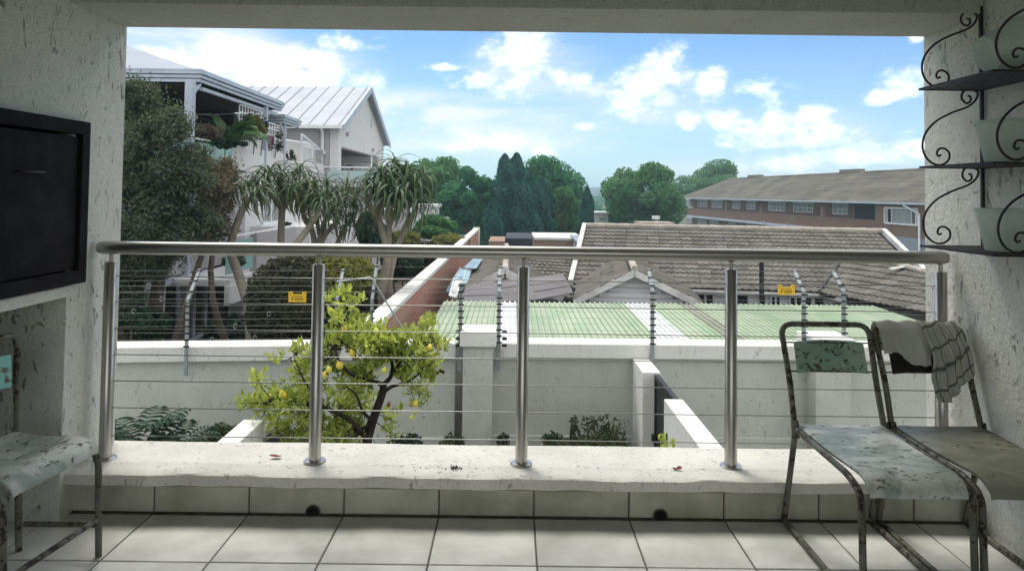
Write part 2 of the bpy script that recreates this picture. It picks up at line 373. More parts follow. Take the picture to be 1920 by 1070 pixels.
# ------------------------------------------------------------------ geometry helpers
COL = scn.collection
class MB:
    def __init__(s): s.v = []; s.f = []
    def add(s, vs, fs):
        b = len(s.v); s.v.extend([tuple(x) for x in vs]); s.f.extend([tuple(i + b for i in f) for f in fs]); return s
    def box(s, x0, x1, y0, y1, z0, z1):
        return s.add([(x0, y0, z0), (x1, y0, z0), (x1, y1, z0), (x0, y1, z0), (x0, y0, z1), (x1, y0, z1), (x1, y1, z1), (x0, y1, z1)],
                     [(0, 3, 2, 1), (4, 5, 6, 7), (0, 1, 5, 4), (1, 2, 6, 5), (2, 3, 7, 6), (3, 0, 4, 7)])
    def bar(s, a, b, w, h, upv=(0, 0, 1)):
        a = Vector(a); b = Vector(b); d = (b - a).normalized(); u = Vector(upv)
        sd_ = d.cross(u)
        if sd_.length < 1e-5: sd_ = d.cross(Vector((1, 0, 0)))
        sd_.normalize(); u = sd_.cross(d).normalized()
        P = []
        for p in (a, b):
            for (i, j) in ((-1, -1), (1, -1), (1, 1), (-1, 1)): P.append(p + sd_ * (i * w / 2) + u * (j * h / 2))
        return s.add(P, [(3, 2, 1, 0), (4, 5, 6, 7), (0, 1, 5, 4), (1, 2, 6, 5), (2, 3, 7, 6), (3, 0, 4, 7)])
    def prism(s, poly, off):
        n = len(poly); off = Vector(off); P = [Vector(p) for p in poly]; Q = [p + off for p in P]
        return s.add(P + Q, [tuple(range(n))[::-1], tuple(range(n, 2 * n))] + [(i, (i + 1) % n, n + (i + 1) % n, n + i) for i in range(n)])
    def tube(s, path, r, n=8, caps=True):
        P = [Vector(p) for p in path]; k = len(P)
        rr = r if hasattr(r, '__len__') else [r] * k
        T = []
        for i in range(k):
            a = P[max(0, i - 1)]; b = P[min(k - 1, i + 1)]
            t = (b - a); T.append(t.normalized() if t.length > 1e-9 else Vector((0, 0, 1)))
        nrm = T[0].orthogonal().normalized(); vs = []
        for i in range(k):
            nrm = (nrm - T[i] * nrm.dot(T[i]))
            nrm = nrm.normalized() if nrm.length > 1e-6 else T[i].orthogonal().normalized()
            bn = T[i].cross(nrm)
            for j in range(n):
                a = 2 * math.pi * j / n
                vs.append(P[i] + (nrm * math.cos(a) + bn * math.sin(a)) * rr[i])
        fs = [(i * n + j, i * n + (j + 1) % n, (i + 1) * n + (j + 1) % n, (i + 1) * n + j) for i in range(k - 1) for j in range(n)]
        if caps: fs += [tuple(range(n))[::-1], tuple(range((k - 1) * n, k * n))]
        return s.add(vs, fs)
    def lathe(s, c, prof, n=24, axis=(0, 0, 1)):
        ax = Vector(axis).normalized(); u = ax.orthogonal().normalized(); w = ax.cross(u); c = Vector(c); vs = []
        for (r, h) in prof:
            for j in range(n):
                a = 2 * math.pi * j / n; vs.append(c + ax * h + (u * math.cos(a) + w * math.sin(a)) * r)
        k = len(prof)
        fs = [(i * n + j, i * n + (j + 1) % n, (i + 1) * n + (j + 1) % n, (i + 1) * n + j) for i in range(k - 1) for j in range(n)]
        fs += [tuple(range(n))[::-1], tuple(range((k - 1) * n, k * n))]
        return s.add(vs, fs)
    def blob(s, c, r, sub=(10, 7), jit=0.0):
        c = Vector(c); vs = []; n, k = sub
        rx, ry, rz = r if hasattr(r, '__len__') else (r, r, r)
        for i in range(k + 1):
            t = math.pi * i / k
            for j in range(n):
                a = 2 * math.pi * j / n; q = 1 + random.uniform(-jit, jit)
                vs.append(c + Vector((rx * math.sin(t) * math.cos(a) * q, ry * math.sin(t) * math.sin(a) * q, rz * math.cos(t) * q)))
        return s.add(vs, [(i * n + j, (i + 1) * n + j, (i + 1) * n + (j + 1) % n, i * n + (j + 1) % n) for i in range(k) for j in range(n)])

def raw_mesh(name, V, Fc):
    V = np.asarray(V, dtype=np.float32).reshape(-1, 3)
    me = bpy.data.meshes.new(name)
    Fc = np.asarray(Fc, dtype=np.int32); k = Fc.shape[1]
    me.vertices.add(len(V)); me.vertices.foreach_set('co', V.ravel())
    me.loops.add(Fc.size); me.loops.foreach_set('vertex_index', Fc.ravel())
    me.polygons.add(len(Fc)); me.polygons.foreach_set('loop_start', np.arange(0, Fc.size, k, dtype=np.int32))
    me.update(calc_edges=True)
    return me
def link(name, me, parent=None, loc=(0, 0, 0), mat=None):
    o = bpy.data.objects.new(name, me); COL.objects.link(o)
    if parent is not None: o.parent = parent
    o.location = loc
    if mat and me is not None and not me.materials: me.materials.append(MAT[mat])
    return o
def tag(o, label=None, cat=None, group=None, kind=None):
    if label: o['label'] = label
    if cat: o['category'] = cat
    if group: o['group'] = group
    if kind: o['kind'] = kind
    return o
def thing(name, loc, label, cat, group=None):
    return tag(link(name, None, None, loc), label, cat, group)
def base_of(parent):
    l = Vector((0, 0, 0)); p = parent
    while p is not None: l += p.location; p = p.parent
    return l
def part(name, mb, mat, parent=None, smooth=False, bev=0.0, label=None, loc=None, seg=2, kind=None, autos=None):
    """mesh in world coordinates -> object under parent (or top-level at loc)"""
    off = base_of(parent) if parent is not None else Vector(loc or (0, 0, 0))
    me = bpy.data.meshes.new(name)
    me.from_pydata([(x - off.x, y - off.y, z - off.z) for (x, y, z) in mb.v], [], mb.f)
    me.update()
    if smooth: me.polygons.foreach_set('use_smooth', [True] * len(me.polygons))
    if autos: me.set_sharp_from_angle(angle=R(autos))
    o = link(name, me, parent, off if parent is None else (0, 0, 0), mat)
    if bev:
        b = o.modifiers.new('bevel', 'BEVEL'); b.width = bev; b.segments = seg; b.limit_method = 'ANGLE'; b.angle_limit = R(40)
    if label: o['label'] = label
    if kind: o['kind'] = kind
    return o
def struct(name, mb, mat, parent=None, **kw):
    o = part(name, mb, mat, parent, **kw)
    if parent is None: o['kind'] = 'structure'
    return o
def inst(name, me, parent, M4):
    o = bpy.data.objects.new(name, me); COL.objects.link(o); o.parent = parent
    M2 = M4.copy(); M2.translation = M4.translation - base_of(parent); o.matrix_local = M2
    return o
def frame(o, x, y, z):
    m4 = Matrix((x, y, z)).transposed().to_4x4(); m4.translation = o; return m4

# ---- foliage
def leaves(P, Nn, size, asp=2.0, jit=0.9, droop=0.0):
    """rhombic leaf quads at points P, loosely facing Nn"""
    n = len(P); a = rng.normal(size=(n, 3)); nn = Nn + jit * a
    nn /= np.linalg.norm(nn, axis=1)[:, None] + 1e-9
    t = np.cross(nn, rng.normal(size=(n, 3))); t[:, 2] -= droop; t /= np.linalg.norm(t, axis=1)[:, None] + 1e-9
    b = np.cross(nn, t)
    sz = (size * rng.uniform(0.6, 1.3, n))[:, None]
    V = np.empty((n, 4, 3)); V[:, 0] = P - t * sz * .5; V[:, 1] = P + b * sz / asp * .5 + nn * sz * .06; V[:, 2] = P + t * sz * .5; V[:, 3] = P - b * sz / asp * .5 + nn * sz * .06
    Fc = np.arange(n * 4).reshape(n, 4)
    return V.reshape(-1, 3), Fc
def lobes_points(c, rad, n, m=14, shell=0.5, spread=0.72, lob=(0.28, 0.5), zcut=-0.9):
    """points on the shells of m overlapping lobes that together fill an ellipsoid"""
    c = np.array(c); rad = np.array(rad, float)
    d = rng.normal(size=(m, 3)); d /= np.linalg.norm(d, axis=1)[:, None]
    d[:, 2] = np.where(d[:, 2] < zcut, -d[:, 2], d[:, 2])
    lc = c + d * rad * spread * rng.uniform(0.55, 1.0, (m, 1)); lr = rng.uniform(lob[0], lob[1], m)
    k = rng.choice(m, n, p=lr ** 2 / (lr ** 2).sum())
    q = rng.normal(size=(n, 3)); q /= np.linalg.norm(q, axis=1)[:, None]
    rr = 1 - shell * rng.random(n) ** 2
    P = lc[k] + q * rad * (lr[k] * rr)[:, None]
    clump = np.sin(P[:, 0] * 7.1 / rad[0] + k) * np.sin(P[:, 1] * 6.3 / rad[1] + 2 * k) * np.sin(P[:, 2] * 8.7 / rad[2])
    keep = clump > -0.6 + 0.55 * rng.random(n)
    return P[keep], q[keep]
def foliage(name, P, Nn, size, mat, parent, asp=2.0, jit=0.9, droop=0.0, kind=None):
    V, Fc = leaves(P, Nn, size, asp, jit, droop)
    off = base_of(parent) if parent is not None else Vector((0, 0, 0))
    V = V - np.array(off)
    o = link(name, raw_mesh(name, V, Fc), parent, (0, 0, 0), mat)
    if kind: o['kind'] = kind
    return o
def branch(mb, a, b, r0, r1, bend=0.15, k=6, n=6):
    a = Vector(a); b = Vector(b); L = (b - a).length; pts = []
    j = Vector((random.uniform(-1, 1), random.uniform(-1, 1), random.uniform(-.4, .4))) * bend * L
    for i in range(k + 1):
        t = i / k; pts.append(a.lerp(b, t) + j * math.sin(math.pi * t))
    mb.tube(pts, [r0 + (r1 - r0) * i / k for i in range(k + 1)], n)
    return pts
# ------------------------------------------------------------------ the patio we stand on
XL, XR = -1.82, 1.93            # inner faces of the side walls
YI, YO = 2.99, 3.39             # inner and outer face of the opening wall
ZB = 2.108                      # underside of the lintel
floor = struct('floor', MB().box(-3.2, 2.9, -2.5, 3.10, -0.25, -0.004), 'grout')
pitch_t = 0.3975
tile_me = {}
def tile_mesh(w, d, h, name, mat, bevel=0.0025):
    me = bpy.data.meshes.new(name)
    b = bevel
    v = [(-w/2, -d/2, -h), (w/2, -d/2, -h), (w/2, d/2, -h), (-w/2, d/2, -h), (-w/2, -d/2, -b), (w/2, -d/2, -b), (w/2, d/2, -b), (-w/2, d/2, -b),
         (-w/2+b, -d/2+b, 0), (w/2-b, -d/2+b, 0), (w/2-b, d/2-b, 0), (-w/2+b, d/2-b, 0)]
    f = [(0, 1, 5, 4), (1, 2, 6, 5), (2, 3, 7, 6), (3, 0, 4, 7), (4, 5, 9, 8), (5, 6, 10, 9), (6, 7, 11, 10), (7, 4, 8, 11), (8, 9, 10, 11)]
    me.from_pydata(v, [], f); me.materials.append(MAT[mat]); return me
ft = tile_mesh(0.391, 0.396, 0.02, 'floor_tile', 'tile_glaze')
for i in range(-8, 7):
    for j in range(0, 6):
        o = link('floor_tile', ft, floor, (0.109 + pitch_t * (i + 0.5), 3.085 - 0.2 - 0.4025 * j, 0.0 + random.uniform(-.0008, .0008)))
st_ = tile_mesh(0.391, 0.107, 0.012, 'skirting_tile', 'skirting_glaze')
part('grime_shadow_strip', MB().box(-2.6, XR, 3.060, 3.083, -0.004, 0.0035), 'dark_matt', floor)  # grime at the floor edge, with the shadow there painted in
par = struct('parapet_wall', MB().box(-2.9, XR, 3.094, YO, -2.4, 0.135), 'yard_plaster')
for i in range(-8, 5):
    x = 0.109 + pitch_t * (i + 0.5)
    if x + .2 > XR: continue
    inst('skirting_tile', st_, par, frame(Vector((x, 3.082, 0.056)), Vector((1, 0, 0)), Vector((0, 0, 1)), Vector((0, -1, 0))))
# last cut skirting tile
inst('skirting_tile', tile_mesh(0.226, 0.107, 0.012, 'skirting_tile_cut', 'skirting_glaze'), par, frame(Vector((1.816, 3.082, 0.056)), Vector((1, 0, 0)), Vector((0, 0, 1)), Vector((0, -1, 0))))
part('grout_bed', MB().box(-2.6, XR, 3.0865, 3.0935, 0, 0.112), 'grout', par)
part('dark_line', MB().box(-1.85, XR, 3.078, 3.0935, 0.1125, 0.1338), 'dark_matt', par)  # dark line filling the gap under the sill nose
# sill slab with a slightly uneven nosing
sl = MB(); nx, ny = 150, 14
def sill_pt(i, j, top):
    x = -1.85 + (XR + 1.85) * i / nx; t = j / ny; y = 3.02 + (YO + 0.02 - 3.02) * t
    w = 0.004 * math.sin(x * 9) + 0.003 * math.sin(x * 23 + 1) + random.uniform(-.0012, .0012)
    if j == 0: y += w
    z = 0.182 + (0.0015 * math.sin(x * 5 + y * 9) + random.uniform(-.0006, .0006) if top else 0) - (0.006 if j == 0 else 0) - (0.001 if j == 1 else 0)
    if j == 1: y = 3.02 + 0.010
    return (x, y, z)
vs = [sill_pt(i, j, True) for i in range(nx + 1) for j in range(ny + 1)]
sl.add(vs, [(i * (ny + 1) + j, (i + 1) * (ny + 1) + j, (i + 1) * (ny + 1) + j + 1, i * (ny + 1) + j + 1) for i in range(nx) for j in range(ny)])
fr = [sill_pt(i, 0, True) for i in range(nx + 1)]
lo = [(p[0], p[1] + 0.002 + 0.002 * math.sin(p[0] * 31), 0.134) for p in fr]
bk = [(p[0], 3.11, 0.134) for p in fr]
n1_ = nx + 1
sl.add(fr + lo + bk, [(i, n1_ + i, n1_ + i + 1, i + 1) for i in range(nx)] + [(n1_ + i, 2 * n1_ + i, 2 * n1_ + i + 1, n1_ + i + 1) for i in range(nx)])
sl.box(-1.85, XR, 3.105, YO + 0.015, 0.1355, 0.178)
part('sill', sl, 'sill_plaster', par, smooth=True, autos=35)
# outside face of our building under the sill, side walls, lintel, ceiling
wl = MB()
wl.box(-3.2, XL, YI, YO, -2.4, 0.93 - 0.0)            # pier below the braai
wl.box(-2.9, XL, YI - 0.0, YO, 0.93, 2.6)
wl.box(-2.9, XL, 2.30, YI, 1.632, 2.6)                # above the braai
wl.box(-2.9, XL, -2.5, 2.30, -0.1, 2.6)
struct('wall_left', wl, 'patio_plaster')
struct('wall_right', MB().box(XR, 2.6, -2.5, YO, -2.4, 2.6), 'patio_plaster')
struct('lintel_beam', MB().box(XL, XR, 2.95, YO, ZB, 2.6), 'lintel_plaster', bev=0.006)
struct('ceiling', MB().box(-2.9, 2.6, -2.5, YO + 0.3, 2.6, 2.75), 'patio_plaster')
struct('wall_recess', MB().box(-3.2, -2.75, 2.2, YI, -0.1, 0.9), 'patio_plaster')

# weep holes
for px in (585, 1236):
    p = atz(px, 968, 0.0); x = p.x
    t = thing('drain_outlet', (x, 3.07, 0), 'black weep hole at the foot of the skirting, %s' % ('left of centre' if px < 900 else 'right of centre'), 'drain hole', 'weep holes in the skirting')
    b = MB().lathe((x, 3.076, 0.010), [(0.030, 0.0), (0.032, 0.006), (0.026, 0.009), (0.024, 0.0075)], 20, (0, -1, 0.25))
    part('rim', b, 'dark_matt', t, smooth=True, autos=40)
    part('opening', MB().lathe((x, 3.074, 0.010), [(0.025, 0.0), (0.025, 0.0062)], 20, (0, -1, 0.25)), 'black_hole', t)
# braai (built-in steel barbecue)
br = thing('braai', (XL, 2.5, 0.93), 'black steel built-in barbecue with closed door set in the left plaster wall', 'barbecue')
y0, y1, z0, z1 = 2.30, 3.075, 0.955, 1.628
fr_ = MB()
w = 0.055
for (a, b, c, d) in ((y0, y1, z1 - w, z1), (y0, y1, z0, z0 + w), (y1 - w, y1, z0 + w, z1 - w), (y0, y0 + w, z0 + w, z1 - w)):
    fr_.box(XL - 0.05, XL + 0.030, a, b, c, d)
part('frame', fr_, 'braai_steel', br, bev=0.003)
dr = part('door', MB().box(XL - 0.03, XL + 0.012, y0 + w + .004, y1 - w - .002, z0 + w + .004, z1 - w - 0.01), 'braai_steel', br, bev=0.003)
part('handle', MB().tube([(XL + 0.013, 2.64, 1.408), (XL + 0.035, 2.645, 1.408), (XL + 0.035, 2.77, 1.408), (XL + 0.013, 2.775, 1.408)], 0.0045, 8), 'iron', dr, smooth=True)
part('back_plate', MB().box(-2.4, XL - 0.052, y0 + .01, YI - .002, z0, z1 - 0.01), 'braai_steel', br)
part('ledge', MB().box(-2.75, XL + 0.012, 2.30, YI - 0.003, 0.905, 0.951), 'patio_plaster', br, bev=0.004)

# ------------------------------------------------------------------ railing
rail = thing('balustrade', (0, 3.18, 0.18), 'stainless steel balustrade with round handrail and taut cables on the sill', 'railing')
PX_ = [-1.745, -0.838, 0.056, 0.962, 1.876]
part('handrail', MB().tube([(-1.80, 3.18, 1.092)] + [(-1.78 + 3.662 * i / 24, 3.18, 1.092) for i in range(25)] + [(1.904, 3.18, 1.092)], [0.024] + [0.0288] * 25 + [0.024], 28), 'rail_steel', rail, smooth=True, autos=50)
for x in PX_:
    po = part('post', MB().tube([(x, 3.18, 0.185), (x, 3.18, 1.028), (x, 3.18, 1.031)], [0.0262, 0.0262, 0.023], 24), 'brushed_steel', rail, smooth=True, autos=50)
    part('stem', MB().tube([(x, 3.18, 1.03), (x, 3.18, 1.063)], 0.0085, 12), 'brushed_steel', po, smooth=True, autos=50)
    part('base_plate', MB().lathe((x, 3.18, 0.1835), [(0.047, 0), (0.047, 0.003), (0.043, 0.007), (0.028, 0.0085)], 28), 'brushed_steel', po, smooth=True, autos=30)
for k, z in enumerate((0.97, 0.856, 0.742, 0.63, 0.517, 0.402, 0.283)):
    part('cable', MB().tube([(-1.775, 3.18, z), (-.85, 3.18, z - .001), (.04, 3.18, z + .001), (.93, 3.18, z - .001), (1.90, 3.18, z)], 0.0023, 6), 'cable_steel', rail, smooth=True)

# debris on the sill
def crumpled(c, s, mat, name, label, cat, seed):
    rr = random.Random(seed); mb = MB(); n = 12; c = Vector(c)
    ring = [c + Vector((math.cos(a) * s * rr.uniform(.6, 1.1), math.sin(a) * s * .45 * rr.uniform(.6, 1.1), rr.uniform(.002, .014))) for a in [2 * math.pi * i / n for i in range(n)]]
    mb.add([c + Vector((0, 0, .004))] + ring, [(0, 1 + i, 1 + (i + 1) % n) for i in range(n)])
    o = part(name, mb, mat, loc=c); tag(o, label, cat)
    so = o.modifiers.new('thick', 'SOLIDIFY'); so.thickness = 0.0012
p = atz(516, 857, 0.185); crumpled(p, 0.030, 'dry_leaf', 'fallen_leaf', 'dry red brown leaf lying on the white sill near the left posts', 'leaf', 3)
p = atz(1269, 880, 0.185); crumpled(p, 0.022, 'dry_leaf', 'fallen_leaf', 'small faded leaf on the sill before the fourth post', 'leaf', 5)
p = atz(852, 878, 0.184)
sb = MB(); rr = random.Random(4)
for k in range(26):
    sb.blob((p.x + rr.gauss(0, .016), p.y + rr.gauss(0, .010), 0.187 + abs(rr.gauss(0, .002))), rr.uniform(.002, .0045), (6, 4))
for k in range(9):
    sb.blob((p.x - rr.uniform(.03, .20), p.y + rr.gauss(.0, .012), 0.1855), rr.uniform(.0018, .003), (6, 4))
tag(part('droppings', sb, 'gate_steel', loc=(p.x, p.y, 0.183)), 'small heap of black droppings or seeds on the sill', 'droppings', kind='stuff')

# ------------------------------------------------------------------ shelf unit with scrolls on the right wall
YF, YN, XT = 2.955, 2.50, 1.672
zsh = (1.157, 1.476, 1.795)
sh = thing('shelf_unit', (XR, 2.73, 1.15), 'black wrought iron wall shelf with three tiers and scrolled ends', 'shelf')
for y in (YF, YN):
    part('upright', MB().bar((XR - 0.012, y, 1.14), (XR - 0.012, y, 2.14), 0.012, 0.012), 'iron', sh)
def spiral(c, r0, r1, a0, turns, y, n=34):
    return [Vector((c[0] + (r0 + (r1 - r0) * i / n) * math.cos(a0 + turns * 2 * math.pi * i / n), y, c[1] + (r0 + (r1 - r0) * i / n) * math.sin(a0 + turns * 2 * math.pi * i / n))) for i in range(n + 1)]
def catmull(P, k=10):
    P = [Vector(p) for p in P]; Q = [P[0] * 2 - P[1]] + P + [P[-1] * 2 - P[-2]]; out_ = []
    for i in range(1, len(Q) - 2):
        a, b, c, d = Q[i - 1:i + 3]
        for j in range(k):
            t = j / k
            out_.append(0.5 * ((2 * b) + (c - a) * t + (2 * a - 5 * b + 4 * c - d) * t * t + (3 * b - 3 * c + d - a) * t ** 3))
    out_.append(P[-1]); return out_
# scroll traced in the plane of the shelf end: units of px at depth YF, relative to shelf tip (x right, z up)
sc = [(35, 14), (44, 12), (49, 22), (43, 34), (30, 36), (20, 24), (27, 6), (48, 2), (64, 14), (68, 34), (0, 0)]
scroll2 = [(41, 20), (36, 26), (29, 20), (34, 10), (46, 12), (51, 24), (44, 37), (28, 37), (21, 22), (30, 6)]
def scroll_path(zs, y, flip=1):
    u = YF / F
    P2 = [(36, 19), (31, 24), (31, 17), (39, 12), (49, 20), (47, 35), (33, 40), (22, 28), (26, 10), (20, 0)] if False else \
         [(35, 20), (30, 23), (28, 18), (33, 12), (42, 14), (45, 24), (38, 34), (26, 34), (18, 24)]
    # lower curl -> belly -> sweep -> upper curl
    low = [(28, 22), (33, 18), (38, 23), (36, 31), (27, 33), (20, 26), (22, 14), (33, 7), (46, 13), (50, 28)]
    S = [(36, 22), (31, 20), (28, 25), (32, 33), (42, 34), (51, 26), (50, 13), (38, 4), (22, 5), (7, 18), (1, 40), (8, 64), (28, 86), (58, 102), (84, 112), (100, 124), (106, 138), (100, 146 - 2), (86, 147), (77, 139), (76, 128), (84, 120), (92, 124), (92, 132), (87, 134)]
    return [Vector((XT + u * a, y, zs + 0.004 + u * b * 1.0)) for a, b in S]
for y in (YF, YN):
    for z in zsh:
        part('scroll', MB().tube(catmull(scroll_path(z, y), 6), 0.0042, 8), 'iron', sh, smooth=True)
for z in zsh:
    s_ = MB()
    for (a, b) in (((XT - .006, YN, z), (XT - .006, YF, z)), ((XR - .02, YN, z), (XR - .02, YF, z)), ((XT - .006, YF, z), (XR - .012, YF, z)), ((XT - .006, YN, z), (XR - .012, YN, z))):
        s_.bar(a, b, 0.012, 0.008)
    s2 = part('shelf_frame', s_, 'iron', sh)
    for k in range(11):
        x = XT + 0.022 * (k + 0.5) - 0.002
        part('slat', MB().bar((x, YN, z + .0005), (x, YF, z + .0005), 0.012, 0.004), 'iron', s2)
def pot(c, tilt, label, s=1.0):
    t = thing('plant_pot', c, label, 'pot', 'pale green metal pots on the wall shelf')
    prof = [(0.066, 0), (0.070, 0.004), (0.098, 0.142), (0.102, 0.147), (0.104, 0.151), (0.101, 0.154), (0.097, 0.150), (0.066, 0.012), (0.0, 0.0115)]
    c = Vector(c)
    b = MB(); b.lathe(c, [(r * s, h * s) for r, h in prof], 40); o = part('bucket', b, 'pot_paint', t, smooth=True, autos=40)
    hm = MB().tube([c + Vector((0.102 * s * math.cos(a), 0.102 * s * math.sin(a), .1425 * s)) for a in [2 * math.pi * i / 40 for i in range(41)]], 0.0025, 6)
    part('rolled_rim', hm, 'pot_paint', o, smooth=True)
    t.rotation_euler = tilt
pot((1.80, 2.64, zsh[0] + .006), (0, 0, 0), 'pale green metal pot standing on the lowest shelf')
pot((1.80, 2.635, zsh[1] + .006), (0, 0, 0), 'pale green metal pot standing on the middle shelf')
pot((1.745, 2.66, zsh[2] + 0.085), (R(8), R(72), R(12)), 'pale green metal pot lying tipped over on the top shelf')

# ------------------------------------------------------------------ chairs
def arc_path(P, rad, k=5):
    """polyline with rounded corners"""
    P = [Vector(p) for p in P]; out_ = [P[0]]
    for i in range(1, len(P) - 1):
        a, b, c = P[i - 1], P[i], P[i + 1]
        u = (a - b); v_ = (c - b); r = min(rad, u.length * .45, v_.length * .45); u.normalize(); v_.normalize()
        s0 = b + u * r; s1 = b + v_ * r
        for j in range(k + 1):
            t = j / k; out_.append(s0 * (1 - t) ** 2 + b * 2 * t * (1 - t) + s1 * t * t)
    out_.append(P[-1]); return out_
def chair(loc, rz, label, seatm, backm, w=0.36, L=0.545, top=0.815, sled=True, foot=0.12, lean=0.15, tr=0.0118):
    t = thing('chair', loc, label, 'chair', 'old tubular steel chairs on the patio')
    t.rotation_euler = (0, 0, rz)
    def P(name, mb, mat, parent=t, **kw):
        # meshes are in the chair's own space
        me = bpy.data.meshes.new(name); me.from_pydata([tuple(q) for q in mb.v], [], mb.f); me.update()
        me.polygons.foreach_set('use_smooth', [True] * len(me.polygons)); me.set_sharp_from_angle(angle=R(45))
        return link(name, me, parent, (0, 0, 0), mat)
    h = w / 2; zs = 0.425
    # back frame: one bent tube up, across and down
    P('back_frame', MB().tube(arc_path([(-h, 0.0, zs - 0.03), (-h + .004, lean * .45, zs + .17), (-h - .006, lean, top), (h + .006, lean, top), (h - .004, lean * .45, zs + .17), (h, 0.0, zs - 0.03)], 0.055, 8), tr, 10), 'tube_paint')
    for sx in (-h, h):
        P('sleeve', MB().tube([(sx, -.002, zs - 0.035), (sx, .01, zs + 0.03)], tr * 1.3, 10), 'tube_paint')
        if sled:
            P('leg', MB().tube(arc_path([(sx, 0.0, zs), (sx, foot, 0.02), (sx, foot, 0.014), (sx, -L + .03, 0.014), (sx, -L - 0.01, 0.10), (sx, -L, zs - .035), (sx, -L + .09, zs - 0.006), (sx, -.02, zs)], 0.05, 7), tr, 10), 'tube_paint')
        else:
            P('leg', MB().tube(arc_path([(sx, 0, zs), (sx, foot, 0.0)], .02), tr, 10), 'tube_paint')
            P('leg', MB().tube(arc_path([(sx, 0, zs - .004), (sx, -L + .08, zs - .006), (sx, -L, zs - .06), (sx, -L - .012, 0.0)], .05, 7), tr, 10), 'tube_paint')
            P('stretcher', MB().tube([(sx, foot - .02, 0.10), (sx, -L - .008, 0.115)], tr * .85, 8), 'tube_paint')
    P('stretcher', MB().tube([(-h, -L - .006, .135), (h, -L - .006, .135)], tr * .85, 8), 'tube_paint') if not sled else None
    P('stretcher', MB().tube([(-h, 0.0, zs + .004), (h, 0.0, zs + .004)], tr * .8, 8), 'tube_paint')
    zb0, zb1 = top - 0.185, top - 0.068
    for z in (zb0 + .004, zb1 - .004):
        yy = lean * (0.45 + 0.55 * (z - zs - .17) / (top - zs - .17))
        P('back_rod', MB().tube([(-h, yy, z), (h, yy, z)], 0.0035, 6), 'tube_paint')
    # curved backrest plate
    b = MB(); n = 14; bw = w * 0.40
    V_ = []
    for i in range(n + 1):
        x = -bw + 2 * bw * i / n
        for k, z in enumerate((zb0 + .004 * math.cos(x / bw * 1.5), zb1 + 0.006 * math.cos(x / bw * 1.5))):
            yy = lean * (0.45 + 0.55 * (z - zs - .17) / (top - zs - .17)) + 0.018 * (1 - (x / bw) ** 2) - 0.012
            V_ += [(x, yy - .003, z), (x, yy + .003, z)]
    b.add(V_, [f for i in range(n) for f in ((4*i, 4*i+4, 4*i+6, 4*i+2), (4*i+1, 4*i+3, 4*i+7, 4*i+5), (4*i+2, 4*i+6, 4*i+7, 4*i+3), (4*i, 4*i+1, 4*i+5, 4*i+4))] + [(0, 2, 3, 1), (4*n, 4*n+1, 4*n+3, 4*n+2)])
    P('backrest', b, backm)
    # seat: dished sheet with a waterfall front
    s_ = MB(); nx_, ny_ = 14, 26; V_ = []
    for j in range(ny_ + 1):
        t_ = j / ny_
        if t_ < .8: y = 0.004 - (L - .07) * t_ / .8; z = zs + .016 - 0.007 * math.sin(math.pi * min(1, t_ / .8))
        else:
            a = (t_ - .8) / .2 * math.pi * .5; y = 0.004 - (L - .07) - 0.088 * math.sin(a); z = zs + .016 - 0.048 * (1 - math.cos(a))
        for i in range(nx_ + 1):
            u = -1 + 2 * i / nx_
            V_.append(((h - tr * .8 - .012 * t_) * u, y, z + 0.004 * (abs(u) ** 3) - (0.004 if abs(u) > .99 else 0)))
    top_n = len(V_); V_ += [(x, y, z - .010) for (x, y, z) in V_]
    q = nx_ + 1; fs = []
    for j in range(ny_):
        for i in range(nx_):
            a = j * q + i; fs += [(a, a + q, a + q + 1, a + 1), (top_n + a, top_n + a + 1, top_n + a + q + 1, top_n + a + q)]
    for j in range(ny_): fs += [(j*q, top_n + j*q, top_n + (j+1)*q, (j+1)*q), (j*q + nx_, (j+1)*q + nx_, top_n + (j+1)*q + nx_, top_n + j*q + nx_)]
    for i in range(nx_): fs += [(i, i + 1, top_n + i + 1, top_n + i), (ny_*q + i, top_n + ny_*q + i, top_n + ny_*q + i + 1, ny_*q + i + 1)]
    s_.add(V_, fs); P('seat', s_, seatm)
    return t
chair((1.325, 2.93, 0), R(0), 'old steel chair with speckled green backrest and peeling pale seat, nearest the middle', 'seat_paint', 'backrest_paint')
chair((1.715, 2.93, 0), R(0), 'old steel chair with dull olive seat and cloths over its backrest by the right wall', 'olive_seat', 'dark_interior')
chair((-1.86, 2.53, 0), R(84), 'old steel chair with turquoise backrest and flaking mint seat under the barbecue', 'seat_paint', 'teal_paint', w=0.44, L=0.325, sled=False, foot=-0.02, lean=0.02, top=0.80)

